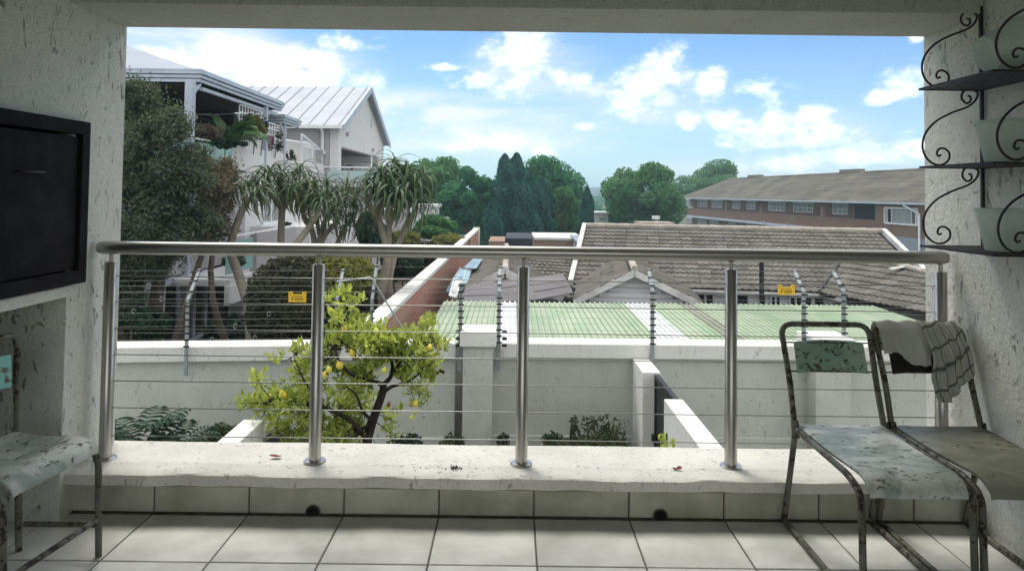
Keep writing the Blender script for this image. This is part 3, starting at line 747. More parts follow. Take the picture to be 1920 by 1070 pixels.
# cloths over the chair back
def drape(name, x0, x1, zf, zb, mat, label, seed, skew=0.0, nu=22, amp=0.010, ragged=0.0):
    rr = random.Random(seed); ph = [rr.uniform(0, 6) for _ in range(6)]; yb = 2.93 + 0.15; zt = 0.815 + 0.019; nv = 34; V_ = []; UV = []
    for i in range(nu + 1):
        u = i / nu; x = x0 + (x1 - x0) * u
        zfr = zf(u) + ragged * rr.uniform(-1, 1); zbk = zb(u)
        Lf = zt - zfr; Lb = zt - zbk; rad = 0.019
        for j in range(nv + 1):
            s = -Lf + (Lf + Lb) * j / nv
            if s < -0.02:
                d = -s; y = yb - rad - 0.010 - 0.40 * d; z = zt - d
            elif s > 0.02:
                d = s; y = yb + rad + 0.004; z = zt - d
            else:
                a = s / 0.02 * math.pi / 2; y = yb + math.sin(a) * rad; z = zt - (1 - math.cos(a)) * 0.02
            dd = max(0, abs(s) - .01); k = min(1, dd / .08)
            wv = amp * k * (math.sin(u * 9 + ph[0] + s * 6) + .6 * math.sin(u * 19 + ph[1] - s * 14) + .4 * math.sin(s * 40 + ph[2] + u * 5))
            V_.append((x + skew * dd * u + .006 * math.sin(s * 25 + ph[3]) * k, y - abs(wv) * (1 if s < 0 else -1), z + .004 * math.sin(u * 14 + ph[4]))); UV.append((u, j / nv))
    me = bpy.data.meshes.new(name); q = nv + 1
    fs = [(i * q + j, (i + 1) * q + j, (i + 1) * q + j + 1, i * q + j + 1) for i in range(nu) for j in range(nv)]
    c = Vector((x0, yb, zt)); me.from_pydata([tuple(Vector(p) - c) for p in V_], [], fs)
    uvl = me.uv_layers.new(name='UVMap')
    for l in me.loops: uvl.data[l.index].uv = UV[l.vertex_index]
    me.polygons.foreach_set('use_smooth', [True] * len(me.polygons))
    o = link(name, me, None, c, mat); tag(o, label, 'cloth')
    so = o.modifiers.new('thick', 'SOLIDIFY'); so.thickness = 0.003
    return o
drape('cleaning_cloth', 1.535, 1.725, lambda u: 0.715 - 0.05 * u + .012 * math.sin(u * 7), lambda u: 0.70, 'cloth_white', 'frayed off-white cloth hanging over the left of the chair back', 3, ragged=.0025)
drape('tea_towel', 1.715, 1.872, lambda u: 0.53 + 0.12 * u ** 1.3, lambda u: 0.66, 'cloth_check', 'grey checked tea towel hanging over the right of the chair back', 8, skew=0.12, amp=.019)
# ------------------------------------------------------------------ ground
gr = MB().add([(-2200, -40, -3.7), (2200, -40, -3.7), (2200, 2690, -3.7), (-2200, 2690, -3.7)], [(0, 1, 2, 3)])
struct('ground', gr, 'earth')
struct('yard_ground', MB().box(-9.5, 12.0, YO, 10.4, -3.6, -2.5), 'yard_paving')
struct('garden_ground', MB().box(-24, -2.2, 9.6, 46, -3.6, -1.95), 'soil')

# ------------------------------------------------------------------ boundary wall
ZW = -0.72                       # top of the coping
bw = thing('boundary_wall', (0, 10.2, -2.5), 'long plastered grey boundary wall with pale coping behind the yard', 'wall')
def wall_run(name, x0, ya, x1, yb, tc_=0.42, th=0.26):
    d = Vector((x1 - x0, yb - ya, 0)).normalized(); nrm = Vector((-d.y, d.x, 0))
    a = Vector((x0, ya, 0)); b = Vector((x1, yb, 0))
    def slab(off0, off1, z0, z1):
        return [(a + nrm * off0 + Vector((0, 0, z0))), (b + nrm * off0 + Vector((0, 0, z0))), (b + nrm * off1 + Vector((0, 0, z0))), (a + nrm * off1 + Vector((0, 0, z0)))], (0, 0, z1 - z0)
    part('wall_panel', MB().prism(*slab(0.08, 0.08 + th, -2.6, ZW - .205)), 'yard_plaster', bw)
    part('coping', MB().prism(*slab(0.0, tc_, ZW - .202, ZW)), 'coping_plaster', bw, bev=0.015)
    part('plinth', MB().prism(*slab(0.0, 0.078, -2.6, -1.98)), 'yard_plaster', bw, bev=0.012)
wall_run('a', -9.5, 9.05, -0.74, 10.02)
wall_run('b', -0.24, 10.1, 12.0, 10.25)
def pier(x, y, w, zt):
    po = part('pillar', MB().box(x - w / 2, x + w / 2, y, y + .5, -2.6, zt - .20), 'yard_plaster', bw, bev=.01)
    part('pillar_cap', MB().box(x - w / 2 - .045, x + w / 2 + .045, y - .05, y + .56, zt - .198, zt), 'coping_plaster', po, bev=.015)
pier(-0.43, 9.86, 0.40, -0.52)
pier(4.38, 9.9, 0.48, -0.56)

# yard walls running away from us with steel gates
def yard_wall(xa, xb, ya, yb, zt, label, mat='coping_plaster'):
    t = thing('yard_wall', ((xa + xb) / 2, ya, -2.5), label, 'wall')
    part('wall_body', MB().box(xa, xb, ya, yb, -2.6, zt), mat, t, bev=.01)
yard_wall(1.72, 1.93, YO + .1, 8.15, -0.91, 'low white yard wall running away from the patio towards the black gate')
yard_wall(1.70, 1.93, 9.35, 10.1, -0.91, 'short white pier against the boundary wall beside the black gate')
yard_wall(-2.62, -2.42, YO + .1, 7.25, -0.91, 'low white yard wall running away on the left of the lemon tree')
def ygate(x, ya, yb, zt, label):
    t = thing('steel_gate', (x, ya, -2.5), label, 'gate')
    part('gate_panel', MB().box(x - .015, x + .015, ya + .04, yb - .04, -2.42, zt - .04), 'gate_steel', t)
    g = MB()
    for y in (ya + .03, yb - .03): g.box(x - .03, x + .03, y - .025, y + .025, -2.45, zt)
    g.box(x - .03, x + .03, ya + .056, yb - .056, zt - .05, zt)
    g.box(x - .03, x + .03, ya + .056, yb - .056, -2.45, -2.40)
    part('gate_frame', g, 'gate_steel', t)
    part('latch', MB().box(x - .075, x - .031, yb - .16, yb - .06, -1.75, -1.66), 'gate_steel', t)
ygate(1.875, 8.17, 9.33, -0.93, 'black sheet steel gate standing between the white yard wall and its pier')
ygate(-2.52, 7.30, 8.30, -1.22, 'black steel gate at the end of the left yard wall behind the lemon tree')

# ------------------------------------------------------------------ electric fence
ef = thing('electric_fence', (0, 10.2, -0.9), 'electric security fence with many thin wires on top of the boundary wall', 'fence')
def wy(x): return 9.05 + (x + 9.5) * (0.97 / 8.76) if x < -0.5 else 10.1 + (x + .24) * (.15 / 12.24)
posts = [(350, 560, 505, .34), (630, 560, 505, .34), (696, 560, 497, .30), (863, 530, 530, 0.0), (935, 545, 500, .3), (1223, 545, 505, .3), (1507, 545, 508, .34), (1582, 545, 508, .34), (150, 560, 505, .34)]
wz = [ZW + 0.02 + 0.087 * i for i in range(10)]
tops = []
for (px, pk, pt, lean) in posts:
    y = wy((px - 960) / 134.) - 0.03
    b = at(px, 640, y); k = at(px, pk, y); zk = k.z; x = b.x
    tl = at(px, pt, y + lean)
    w = 0.05 if px in (863, 935, 1507, 1582, 1223) else 0.04
    g = MB().bar((x, y, ZW - .36), (x, y, zk), w, .035, (0, 1, 0))
    if lean: g.bar((x, y + .004, zk - .02), (x, y + lean, tl.z), w, .035, (0, 1, 0))
    po = part('fence_post', g, 'galvanised', ef, bev=.002)
    ins = MB()
    for z in wz:
        if z < zk - .02: ins.tube([(x - w / 2 - .012, y - .02, z), (x + w / 2 + .022, y - .02, z)], .012, 6)
    for q in (.25, .62, .97):
        if lean: ins.tube([(x - w / 2 - .012, y + lean * q - .02, zk + (tl.z - zk) * q), (x + w / 2 + .02, y + lean * q - .02, zk + (tl.z - zk) * q)], .012, 6)
    part('insulator_row', ins, 'insulator_black', po, kind='stuff')
    if lean: tops.append((x, y, zk, lean, tl.z))
tops.sort()
XS = [-9.4, -6, -3.2, -.62, -0.1, 2.5, 5.5, 9, 11.9]
for z in wz:
    part('wire', MB().tube([(x, wy(x) - .05, z + .004 * math.sin(x * 3 + z * 9)) for x in XS], .0022, 4), 'fence_wire', ef)
for q in (.25, .62, .97):
    zq = tops[2][2] + (tops[2][4] - tops[2][2]) * q
    part('wire', MB().tube([(-9.4, wy(-9.4) + .3 * q, zq)] + [(x, y + l * q - .03, zk + (zt - zk) * q) for (x, y, zk, l, zt) in tops] + [(11.9, wy(11.9) + .3 * q, zq)], .0022, 4), 'fence_wire', ef)
# brace from the corner post and wire rings
a = at(696, 520, 9.95); b_ = at(768, 636, 10.0)
part('brace', MB().tube([a, b_], .012, 8), 'galvanised', ef)
a = at(631, 528, 9.7)
part('brace', MB().tube([a, at(695, 520, 9.95)], .012, 8), 'galvanised', ef)
for (px, py) in ((303, 560), (250, 583), (441, 611), (398, 636), (504, 588), (478, 633), (851, 545)):
    c = at(px, py, wy((px - 960) / 138.) - .06)
    part('wire_ring', MB().tube([c + Vector((.022 * math.cos(t_), 0, .032 * math.sin(t_))) for t_ in [i * math.pi / 6 for i in range(12)]], .003, 4), 'fence_wire', ef)
# stacked bobbin insulators on the short posts beside the pillar
def bobbins(px, sgn, label):
    pass
for (px, who) in ((868, 'left'), (938, 'right')):
    for k in range(3):
        c = at(px - 9 if who == 'left' else px + 8, 622 + 12.5 * k, 9.84 if who == 'left' else 9.98)
        part('strain_insulator', MB().tube([c - Vector((.035, 0, 0)), c - Vector((.02, 0, 0)), c + Vector((.02, 0, 0)), c + Vector((.035, 0, 0))], [.012, .022, .022, .012], 10), 'insulator_black', ef, smooth=True, autos=40)

def wsign(px, py, w, label, y):
    c = at(px, py, y); s = w / 32.0
    t = thing('warning_sign', c, label, 'sign', 'yellow warning signs on the electric fence')
    def q(u, v): return (c.x + u * s, c.y, c.z + v * s)
    poly = [q(-16, -9), q(16, -9), q(16, 10), (q(9, 10)), q(8, 5.5), q(-8, 5.5), q(-9, 10), q(-16, 10)]
    part('plate', MB().prism(poly, (0, .004, 0)), 'sign_yellow', t)
    pr = MB(); rr = random.Random(px)
    def dash(u0, u1, v, h):
        u = u0
        while u < u1:
            ww = rr.uniform(.7, 1.3); pr.add([(c.x + u * s, c.y - .0015, c.z + (v - h / 2) * s), (c.x + (u + ww) * s, c.y - .0015, c.z + (v - h / 2) * s), (c.x + (u + ww) * s, c.y - .0015, c.z + (v + h / 2) * s), (c.x + u * s, c.y - .0015, c.z + (v + h / 2) * s)], [(0, 1, 2, 3)]); u += ww + .35
    dash(-10, -5, 1.4, 1.5); dash(-3.5, 9.5, 1.4, 1.5); dash(-4.5, 10.5, -3.0, 2.4); dash(-3, 8.5, -6.2, .8)
    pr.add([(c.x + a_ * s, c.y - .0015, c.z + b__ * s) for a_, b__ in ((-11.5, -4.6), (-9, -4.2), (-7, -2.5), (-7.6, -1.6), (-10.2, -1.3))], [(0, 1, 2, 3, 4)])
    for u in (-12.5, 12.5):
        pr.add([(c.x + (u + .9 * math.cos(a_)) * s, c.y - .0015, c.z + (5.5 + .9 * math.sin(a_)) * s) for a_ in [k * math.pi / 4 for k in range(8)]], [tuple(range(8))])
    part('print', pr, 'sign_print', t)
wsign(557.5, 557, 0.232, 'yellow warning sign hooked on the fence wires in front of the round hedge', 9.55)
wsign(1474.5, 543.5, 0.232, 'yellow warning sign hooked on the fence wires in front of the tiled house', 10.0)

# ------------------------------------------------------------------ green corrugated roof behind the wall
gs = thing('lean_to', (3, 10.5, -3.6), 'lean-to with a pale green corrugated sheet roof behind the boundary wall', 'shed')
ZG, SLOPE = -0.86, 0.012
def zroof(y): return ZG + SLOPE * (y - 10.6)
def corr_sheet(x0, x1, y0, y1, mat, p=0.1, h=0.028, zo=0.0, zf=zroof, name='roof_sheet', parent=gs):
    mb = MB(); n = max(1, int(round((x1 - x0) / p))); p = (x1 - x0) / n; prof = []
    for i in range(n):
        for (u, z) in ((0.0, 0), (0.52, 0), (0.62, h), (0.86, h)): prof.append((x0 + (i + u) * p, z))
    prof.append((x1, 0)); k = len(prof); ys = [y0, (y0 + y1) / 2, y1]
    V_ = [(x, y, zf(y) + z + zo) for y in ys for (x, z) in prof]
    V_ += [(x, y, z - .006) for (x, y, z) in V_]
    m_ = k * 3
    fs = [(r * k + i, r * k + i + 1, (r + 1) * k + i + 1, (r + 1) * k + i) for r in range(2) for i in range(k - 1)]
    fs += [(i + 1, i, m_ + i, m_ + i + 1) for i in range(k - 1)] + [(2 * k + i, 2 * k + i + 1, m_ + 2 * k + i + 1, m_ + 2 * k + i) for i in range(k - 1)]
    mb.add(V_, fs); return part(name, mb, mat, parent)
cuts = [(-1.32, -.75, 'g'), (-.75, -.19, 'g'), (-.19, .12, 'c'), (.12, .7, 'g'), (.7, 1.3, 'g'), (1.3, 1.9, 'g'), (1.9, 2.26, 'g'), (2.26, 2.72, 'c'), (2.72, 3.3, 'g'), (3.3, 3.62, 'r'), (3.62, 4.2, 'g'), (4.2, 4.8, 'g'), (4.8, 5.4, 'g'), (5.4, 6.0, 'g'), (6.0, 6.6, 'g'), (6.6, 7.2, 'g')]
for i, (a, b, k) in enumerate(cuts):
    o = corr_sheet(a + .001, b - .001, 10.62, 14.5 + random.uniform(-.02, .02), {'g': 'green_sheet', 'c': 'clear_sheet', 'r': 'rusty_sheet'}[k], zo=random.uniform(0, .004))
    if k == 'c': o['label'] = 'white translucent roof sheet'
    if k == 'r': o['label'] = 'dull brown roof sheet'
part('shed_wall', MB().box(-1.2, 7.1, 14.2, 14.35, -3.6, -.90).box(-1.2, 7.1, 10.7, 10.8, -3.6, -.90), 'grey_plaster', gs)

# ------------------------------------------------------------------ long brick garden wall on the left
lw = thing('brick_wall', (-1.95, 24, -3.6), 'long old red brick wall with a white coping receding between the houses', 'wall')
def lwx(y): return -2.12 + (y - 10.5) * 0.006
def lwz(y): return -0.50 + (y - 10.5) * .0
seg_y = [10.45, 16, 22, 28, 37.6]
P_ = []
b1 = MB(); b2 = MB()
for (y0_, y1_) in zip(seg_y[:-1], seg_y[1:]):
    b1.prism([(lwx(y0_) + .03, y0_, -3.6), (lwx(y0_) + .25, y0_, -3.6), (lwx(y1_) + .25, y1_, -3.6), (lwx(y1_) + .03, y1_, -3.6)], (0, 0, 3.10 - .06))
    b2.prism([(lwx(y0_), y0_, lwz(0) - .075), (lwx(y0_) + .27, y0_, lwz(0) - .075), (lwx(y1_) + .27, y1_, lwz(0) - .075), (lwx(y1_), y1_, lwz(0) - .075)], (0, 0, .075))
part('brickwork', b1, 'old_red_brick', lw); part('coping', b2, 'coping_plaster', lw)
part('end_pillar', MB().box(lwx(37.6) - .02, lwx(37.6) + .32, 37.6, 37.9, -3.6, -.44), 'coping_plaster', lw)

# ------------------------------------------------------------------ roof tiling
def tile_me_make(tw, tl):
    me = bpy.data.meshes.new('roof_tile')
    xs = [0, .10, .30, .42, .52, .62, .82, .94, 1.0]; zz = [.030, .020, .004, .016, .030, .020, .004, .016, .030]
    V_ = []
    for (v_, dz) in ((-0.02, .030), (1.06, .0)):
        for x, z in zip(xs, zz): V_.append(((x - .5) * tw * .985, (v_ - .5) * tl, z * tw / .33 + dz))
    for x, z in zip(xs, zz): V_.append(((x - .5) * tw * .985, (-.02 - .5) * tl, z * tw / .33 + .030 - .026))
    k = len(xs)
    fs = [(i, i + 1, k + i + 1, k + i) for i in range(k - 1)] + [(2 * k + i, 2 * k + i + 1, i + 1, i) for i in range(k - 1)]
    me.from_pydata(V_, [], fs); me.materials.append(MAT['roof_tile']); return me
TM = {}
def inpoly(x, y, poly):
    c = False; n = len(poly)
    for i in range(n):
        x1, y1 = poly[i]; x2, y2 = poly[(i + 1) % n]
        if (y1 > y) != (y2 > y) and x < (x2 - x1) * (y - y1) / (y2 - y1) + x1: c = not c
    return c
def tiled_plane(parent, pts, eave, nmax=300, tw=.32, tl=.33, mat='roof_tile'):
    """pts: planar polygon (world), eave: (a, b) the eave line; tiles climb away from it. tile_budget counts parts on this thing"""
    a, b = Vector(eave[0]), Vector(eave[1]); u = (b - a).normalized()
    P = [Vector(p) for p in pts]
    nrm = Vector((0, 0, 0))
    for i in range(len(P)): nrm += P[i].cross(P[(i + 1) % len(P)])
    nrm.normalize()
    if nrm.z < 0: nrm = -nrm
    u = (u - nrm * u.dot(nrm)).normalized(); v_ = nrm.cross(u).normalized()
    if v_.z < 0: u = -u; v_ = nrm.cross(u)
    loc = [((p - a).dot(u), (p - a).dot(v_)) for p in P]
    part('roof_deck', MB().prism([p - nrm * .012 for p in P], -nrm * .05), 'dark_interior', parent)
    if (tw, tl) not in TM: TM[(tw, tl)] = tile_me_make(tw, tl)
    me = TM[(tw, tl)]
    x0, x1 = min(p[0] for p in loc), max(p[0] for p in loc); y0_, y1_ = min(p[1] for p in loc), max(p[1] for p in loc)
    cells = []
    for j in range(int(math.floor((y1_ - y0_) / tl)) + 1):
        for i in range(int(math.floor((x1 - x0) / tw)) + 1):
            cx, cy = x0 + (i + .5) * tw, y0_ + (j + .5) * tl
            if inpoly(cx, cy, loc):
                c = a + u * cx + v_ * cy
                d = c - CAM
                if d.length: cells.append((d.length, c + u * random.uniform(-.006, .006) + v_ * random.uniform(-.008, .008)))
    cells.sort(key=lambda q: q[0])
    F4 = lambda c: frame(c, u, v_, (nrm + u * random.uniform(-.008, .008) + v_ * random.uniform(-.01, .01)).normalized())
    left = nmax - parent.get('_n', 0)
    near, far = cells[:max(0, left)], cells[max(0, left):]
    parent['_n'] = parent.get('_n', 0) + len(near)
    for _, c in near: inst('roof_tile', me, parent, F4(c))
    if far:
        V0 = [v.co.copy() for v in me.vertices]; f0 = [tuple(p.vertices) for p in me.polygons]; mb = MB()
        for _, c in far:
            m4 = F4(c); mb.add([m4 @ q for q in V0], f0)
        part('roof_tiling', mb, mat, parent, kind='stuff')
def ridge(parent, a, b, r=.10, mat='ridge_mortar', n=None, name='ridge_tile'):
    a, b = Vector(a), Vector(b); L = (b - a).length; n = n or max(1, int(L / .42)); d = (b - a) / n
    for i in range(n):
        p, q = a + d * i, a + d * (i + 1.03)
        part(name, MB().tube([p, q], [r * .92, r * 1.05], 8), mat, parent, smooth=True, autos=50)

# ------------------------------------------------------------------ neighbour: tiled house
hs = thing('tiled_house', (7, 20, -3.6), 'long single storey house with brown concrete tile roof and white boarded walls', 'house')
Zr, Ze = 0.30, -0.97
RL = at(1100, 425, 23.3); RR = at(1652, 436, 22.3); EL = at(1082, 552, 18.4)
Zr = RL.z
RR = atz(1652, 436, Zr)
# the roof slope facing us
dirE = (RR - RL); dirE.z = 0; dirE.normalize()
perp = Vector((dirE.y, -dirE.x, 0))            # towards us
run = 4.65
EL = RL + perp * run; EL.z = Ze; ER = RR + perp * run; ER.z = Ze
tiled_plane(hs, [EL, ER, RR, RL], (EL, ER), nmax=300)
# rear slope
BL = RL - perp * 4.0; BR = RR - perp * 4.0; BL.z = BR.z = Zr - 1.0
part('rear_roof', MB().prism([RL, RR, BR, BL], (0, 0, -.06)), 'roof_tile_far', hs)
ridge(hs, RL + Vector((0, 0, .04)), RR + Vector((0, 0, .04)), .09)
for (A, B) in ((RL, EL), (RR, ER)):
    o_ = Vector((0, 0, .05)) + dirE * (-.07 if A is RL else .07)
    part('barge_board', MB().bar(A + o_, B + o_, .13, .16), 'white_barge', hs)
part('fascia', MB().bar(EL + Vector((0, 0, -.045)) + perp * .03, ER + Vector((0, 0, -.045)) + perp * .03, .08, .055), 'white_barge', hs)
# front wall with boards and windows under the eave
WLp = EL - perp * .45; WRp = ER - perp * .45
part('wall', MB().prism([(WLp.x, WLp.y, -3.6), (WRp.x, WRp.y, -3.6), (WRp.x - perp.x * 4, WRp.y - perp.y * 4, -3.6), (WLp.x - perp.x * 4, WLp.y - perp.y * 4, -3.6)], (0, 0, 2.62)), 'grey_plaster', hs)
for k in range(7):
    z = -1.06 - .15 * k
    a = WLp + dirE * .0 + perp * .02; b = WRp + perp * .02
    part('board', MB().prism([(a.x, a.y, z - .145), (b.x, b.y, z - .145), (b.x, b.y, z), (a.x, a.y, z)], tuple(perp * -.015 + Vector((0, 0, 0)))) if False else
         MB().bar(Vector((a.x, a.y, z - .072)) + perp * (.0), Vector((b.x, b.y, z - .072)), .03, .14), 'weatherboard', hs)
def on_wall(px, py, P0, d):
    """hit of a pixel ray with the vertical plane through P0 along d"""
    r_ = ray(px, py); n_ = Vector((d.y, -d.x, 0)); t_ = (P0 - CAM).dot(n_) / r_.dot(n_); return CAM + r_ * t_
def window(parent, P0, d, out_, pxa, pxb, z0, z1, cols=2, rows=2, frame_m='white_frame', glass='window_glass', fw=.05, s0=None, s1=None, behind=None):
    a = on_wall(pxa, 500, P0, d) if s0 is None else P0 + d * s0; b = on_wall(pxb, 500, P0, d) if s1 is None else P0 + d * s1
    a = Vector((a.x, a.y, 0)) + out_ * .03; b = Vector((b.x, b.y, 0)) + out_ * .03
    fo = MB(); L = (b - a).length; e = (b - a).normalized()
    for i in range(cols + 1):
        p = a + e * (L * i / cols); w_ = fw if i in (0, cols) else fw * .7
        fo.bar(Vector((p.x, p.y, z0)), Vector((p.x, p.y, z1)), w_, fw * .9, e)
    for j in range(rows + 1):
        z = z0 + (z1 - z0) * j / rows; w_ = fw if j in (0, rows) else fw * .7
        fo.bar(Vector((a.x, a.y, z)) + out_ * .006, Vector((b.x, b.y, z)) + out_ * .006, fw * .8, w_)
    wd = part('window', fo, frame_m, parent)
    part('pane', MB().prism([a + Vector((0, 0, z0)) - out_ * .012, b + Vector((0, 0, z0)) - out_ * .012, b + Vector((0, 0, z1)) - out_ * .012, a + Vector((0, 0, z1)) - out_ * .012], tuple(-out_ * .006)), glass, wd)
    if behind: part('curtain' if behind == 'curtain' else 'dark_backing', MB().prism([a + Vector((0, 0, z0)) - out_ * .022, b + Vector((0, 0, z0)) - out_ * .022, b + Vector((0, 0, z1)) - out_ * .022, a + Vector((0, 0, z1)) - out_ * .022], tuple(-out_ * .01)), behind, wd)  # curtain, else a sheet with the room's shade in its colour
    return wd
Pw = Vector((WLp.x, WLp.y, 0)) + perp * .04
for (a, b, c_) in ((1307, 1338, 2), (1445, 1463, 2), (1480, 1503, 2), (1508, 1522, 1), (1525, 1545, 1)):
    window(hs, Pw, dirE, perp, a, b, -1.95, -1.13, c_, 3, behind='dark_interior')
window(hs, Pw, dirE, perp, 1373, 1403, -1.9, -1.12, 1, 1, behind='dark_interior')
a = on_wall(1374, 500, Pw, dirE); b = on_wall(1402, 500, Pw, dirE)
part('blind', MB().prism([Vector((a.x, a.y, -1.9)) + perp * .06, Vector((b.x, b.y, -1.9)) + perp * .06, Vector((b.x, b.y, -1.34)) + perp * .06, Vector((a.x, a.y, -1.34)) + perp * .06], tuple(perp * .01)), 'blue_sheet', hs)
vp = on_wall(1428, 500, Pw, dirE)
vpz = at(1428, 489, 20.2)
part('vent_pipe', MB().tube([(vp.x, vp.y - .06, -2.6), (vp.x, vp.y - .06, -1.0)], .055, 10), 'gate_steel', hs, smooth=True, autos=50)
q_ = atz(1428, 545, -0.86)
part('vent_pipe', MB().tube([(q_.x, q_.y, -1.1), (q_.x, q_.y, .02)], .055, 10), 'gate_steel', hs, smooth=True, autos=50)

# small front gable of the same house
def gable(t, apex_f, apex_b, hwL, hwR, drop, board=True, tw=.32, nm=300, boards_to=None, fasc='white_barge'):
    f = Vector(apex_f); b = Vector(apex_b); d = (b - f); d.z = 0; d.normalize(); sd_ = Vector((d.y, -d.x, 0))   # to the right
    fl = f - sd_ * hwL - Vector((0, 0, drop)); fr2 = f + sd_ * hwR - Vector((0, 0, drop)); bl = b - sd_ * hwL - Vector((0, 0, drop)); br2 = b + sd_ * hwR - Vector((0, 0, drop))
    tiled_plane(t, [fl, f, b, bl], (bl, fl), nmax=nm, tw=tw); tiled_plane(t, [fr2, br2, b, f], (fr2, br2), nmax=nm, tw=tw)
    ridge(t, f + Vector((0, 0, .05)), b + Vector((0, 0, .05)), .085)
    for p in (fl, fr2):
        part('barge_board', MB().bar(f - d * .03 - Vector((0, 0, .03)), p - d * .03 - Vector((0, 0, .03)), .035, .13), fasc, t)
    if board:
        k = 0; z = f.z - .16; g0 = f + d * .35
        zlow = f.z - drop - .8
        while z > zlow:
            top_ = z; w1 = (f.z - .10 - top_) / drop
            w1 = min(w1, 1.0)
            if w1 > .04:
                a = g0 - sd_ * hwL * w1 * .97; c_ = g0 + sd_ * hwR * w1 * .97
                part('board', MB().bar(Vector((a.x, a.y, z - .055)), Vector((c_.x, c_.y, z - .055)), .03, .10), 'weatherboard', t)
            z -= .112
        part('gable_back', MB().prism([g0 + d * .05 - Vector((0, 0, .15)), g0 + d * .05 - sd_ * hwL * .93 - Vector((0, 0, drop)), g0 + d * .05 - sd_ * hwL * .93 - Vector((0, 0, 2.6)), g0 + d * .05 + sd_ * hwR * .93 - Vector((0, 0, 2.6)), g0 + d * .05 + sd_ * hwR * .93 - Vector((0, 0, drop))], tuple(d * .05)), 'weatherboard', t)
gb = thing('gabled_porch', (2.7, 16, -3.6), 'white boarded gable with a small tiled roof in front of the long house', 'house wing')
ga = at(1190, 509, 15.5); gbk = at(1181, 480, 19.6)
gbk.z = ga.z; gbk = atz(1176, 477, ga.z)
gable(gb, ga, gbk, 1.28, 1.42, .66)
g2 = thing('small_tiled_wing', (-.2, 19, -3.6), 'small tiled gable roof with a white barge board by the brick wall', 'house wing')
a2 = at(947, 508, 17.0); b2_ = atz(950, 463, a2.z)
gable(g2, a2, b2_, 1.25, 1.35, .62, board=False, nm=300)
part('gable_wall', MB().prism([a2 + Vector((0, .4, -.12)), a2 + Vector((-1.0, .4, -.62)), a2 + Vector((-1.0, .4, -3.0)), a2 + Vector((1.2, .4, -3.0)), a2 + Vector((1.2, .4, -.62))], (0, 7, 0)), 'grey_plaster', g2)
part('finial_block', MB().blob(a2 + Vector((0, 0, .06)), (.09, .09, .10)), 'white_barge', g2)
bb = MB()
for s_ in (-1, 1): bb.bar(a2 + Vector((0, -.08, -.03)), a2 + Vector((s_ * .70, -.08, -.37)), .03, .18)
part('white_gable_trim', bb, 'white_barge', g2)

# lower back roof between the two gables
lr = thing('rear_tiled_roof', (1, 21, -3.6), 'lower stretch of brown tile roof between the two small gables', 'roof')
A_, B_ = at(985, 545, 18.6), at(1094, 545, 18.2); A_.z = B_.z = -1.25
C_, D_ = atz(1100, 468, -0.42), atz(965, 466, -0.42)
tiled_plane(lr, [A_, B_, C_, D_], (A_, B_), nmax=300)
part('wall', MB().box(A_.x + .2, B_.x - .1, A_.y + .5, A_.y + 3, -3.6, -1.4), 'grey_plaster', lr)

# wing on the right with a slope falling towards us
rw = thing('right_tiled_wing', (9, 17, -3.6), 'tiled wing whose roof meets the long house in a dark valley on the right', 'house wing')
V2 = Vector((7.45, 17.6, Ze)); Ee = Vector((8.7, 13.9, Ze)); eh = Vector((Ee.x - V2.x, Ee.y - V2.y, 0)).normalized(); nh = Vector((-eh.y, eh.x, 0))
def pl(px, py):
    r_ = ray(px, py); # plane: z = Ze + .30 * ((p - V2).nh)
    k = .30; num = Ze + k * ((Vector((CAM.x, CAM.y, 0)) - Vector((V2.x, V2.y, 0))).dot(nh)) - CAM.z; den = r_.z - k * Vector((r_.x, r_.y, 0)).dot(nh)
    return CAM + r_ * (num / den)
R1, R2 = pl(1640, 487), pl(1760, 521)
V1 = pl(1586, 480)
tiled_plane(rw, [V2, Ee, R2, R1, V1], (V2, Ee), nmax=300)
ridge(rw, R1 + Vector((0, 0, .05)), R2 + Vector((0, 0, .05)), .08)
part('valley', MB().bar(V2 + Vector((0, 0, .05)), V1 + Vector((0, 0, .05)), .05, .05), 'gate_steel', rw)
part('barge_board', MB().bar(V2 + Vector((0.12, -.12, -.02)), V2 + (Ee - V2) * .22 + Vector((0, 0, -.05)), .05, .12), 'white_barge', rw)
part('wall', MB().prism([(V2.x + .5, V2.y + .3, -3.6), (Ee.x + .5, Ee.y + .3, -3.6), (Ee.x + 5, Ee.y + 1.5, -3.6), (V2.x + 5, V2.y + 1.5, -3.6)], (0, 0, 2.5)), 'grey_plaster', rw)
pth = pl(1683, 509)
part('patch_strip', MB().bar(pth + Vector((-.28, -.18, .07)), pth + Vector((.25, .05, .13)), .12, .03), 'white_barge', rw)

# mauve sheet roof and the scrap sheets beside it
ms_ = thing('mauve_lean_to', (0, 15.5, -3.6), 'low lean-to of dull mauve roof sheets behind the green roof', 'shed')
q0 = [at(862, 566, 14.9), at(1000, 563, 14.9), at(1070, 552, 15.6), at(1052, 514, 17.3), at(950, 523, 17.0), at(874, 536, 17.0)]
fl_ = [at(858, 566, 14.9), at(925, 566, 14.9), at(1000, 562, 15.0), at(1075, 548, 15.7)]
bk_ = [at(876, 535, 16.4), at(935, 530, 16.4), at(1000, 521, 16.5), at(1056, 514, 16.7)]
for i in range(3):
    for j in range(3):
        def L_(a, b, t): return a.lerp(b, t)
        a, b, c_, d_ = L_(fl_[i], bk_[i], j / 3), L_(fl_[i + 1], bk_[i + 1], j / 3), L_(fl_[i + 1], bk_[i + 1], (j + 1) / 3 + .03), L_(fl_[i], bk_[i], (j + 1) / 3 + .03)
        up_ = Vector((0, 0, .008 * ((i + j) % 2) + .006 * j))
        part('roof_sheet', MB().prism([a + up_, b + up_, c_ + up_ * .4, d_ + up_ * .4], (0, 0, -.02)), 'mauve_sheet', ms_)
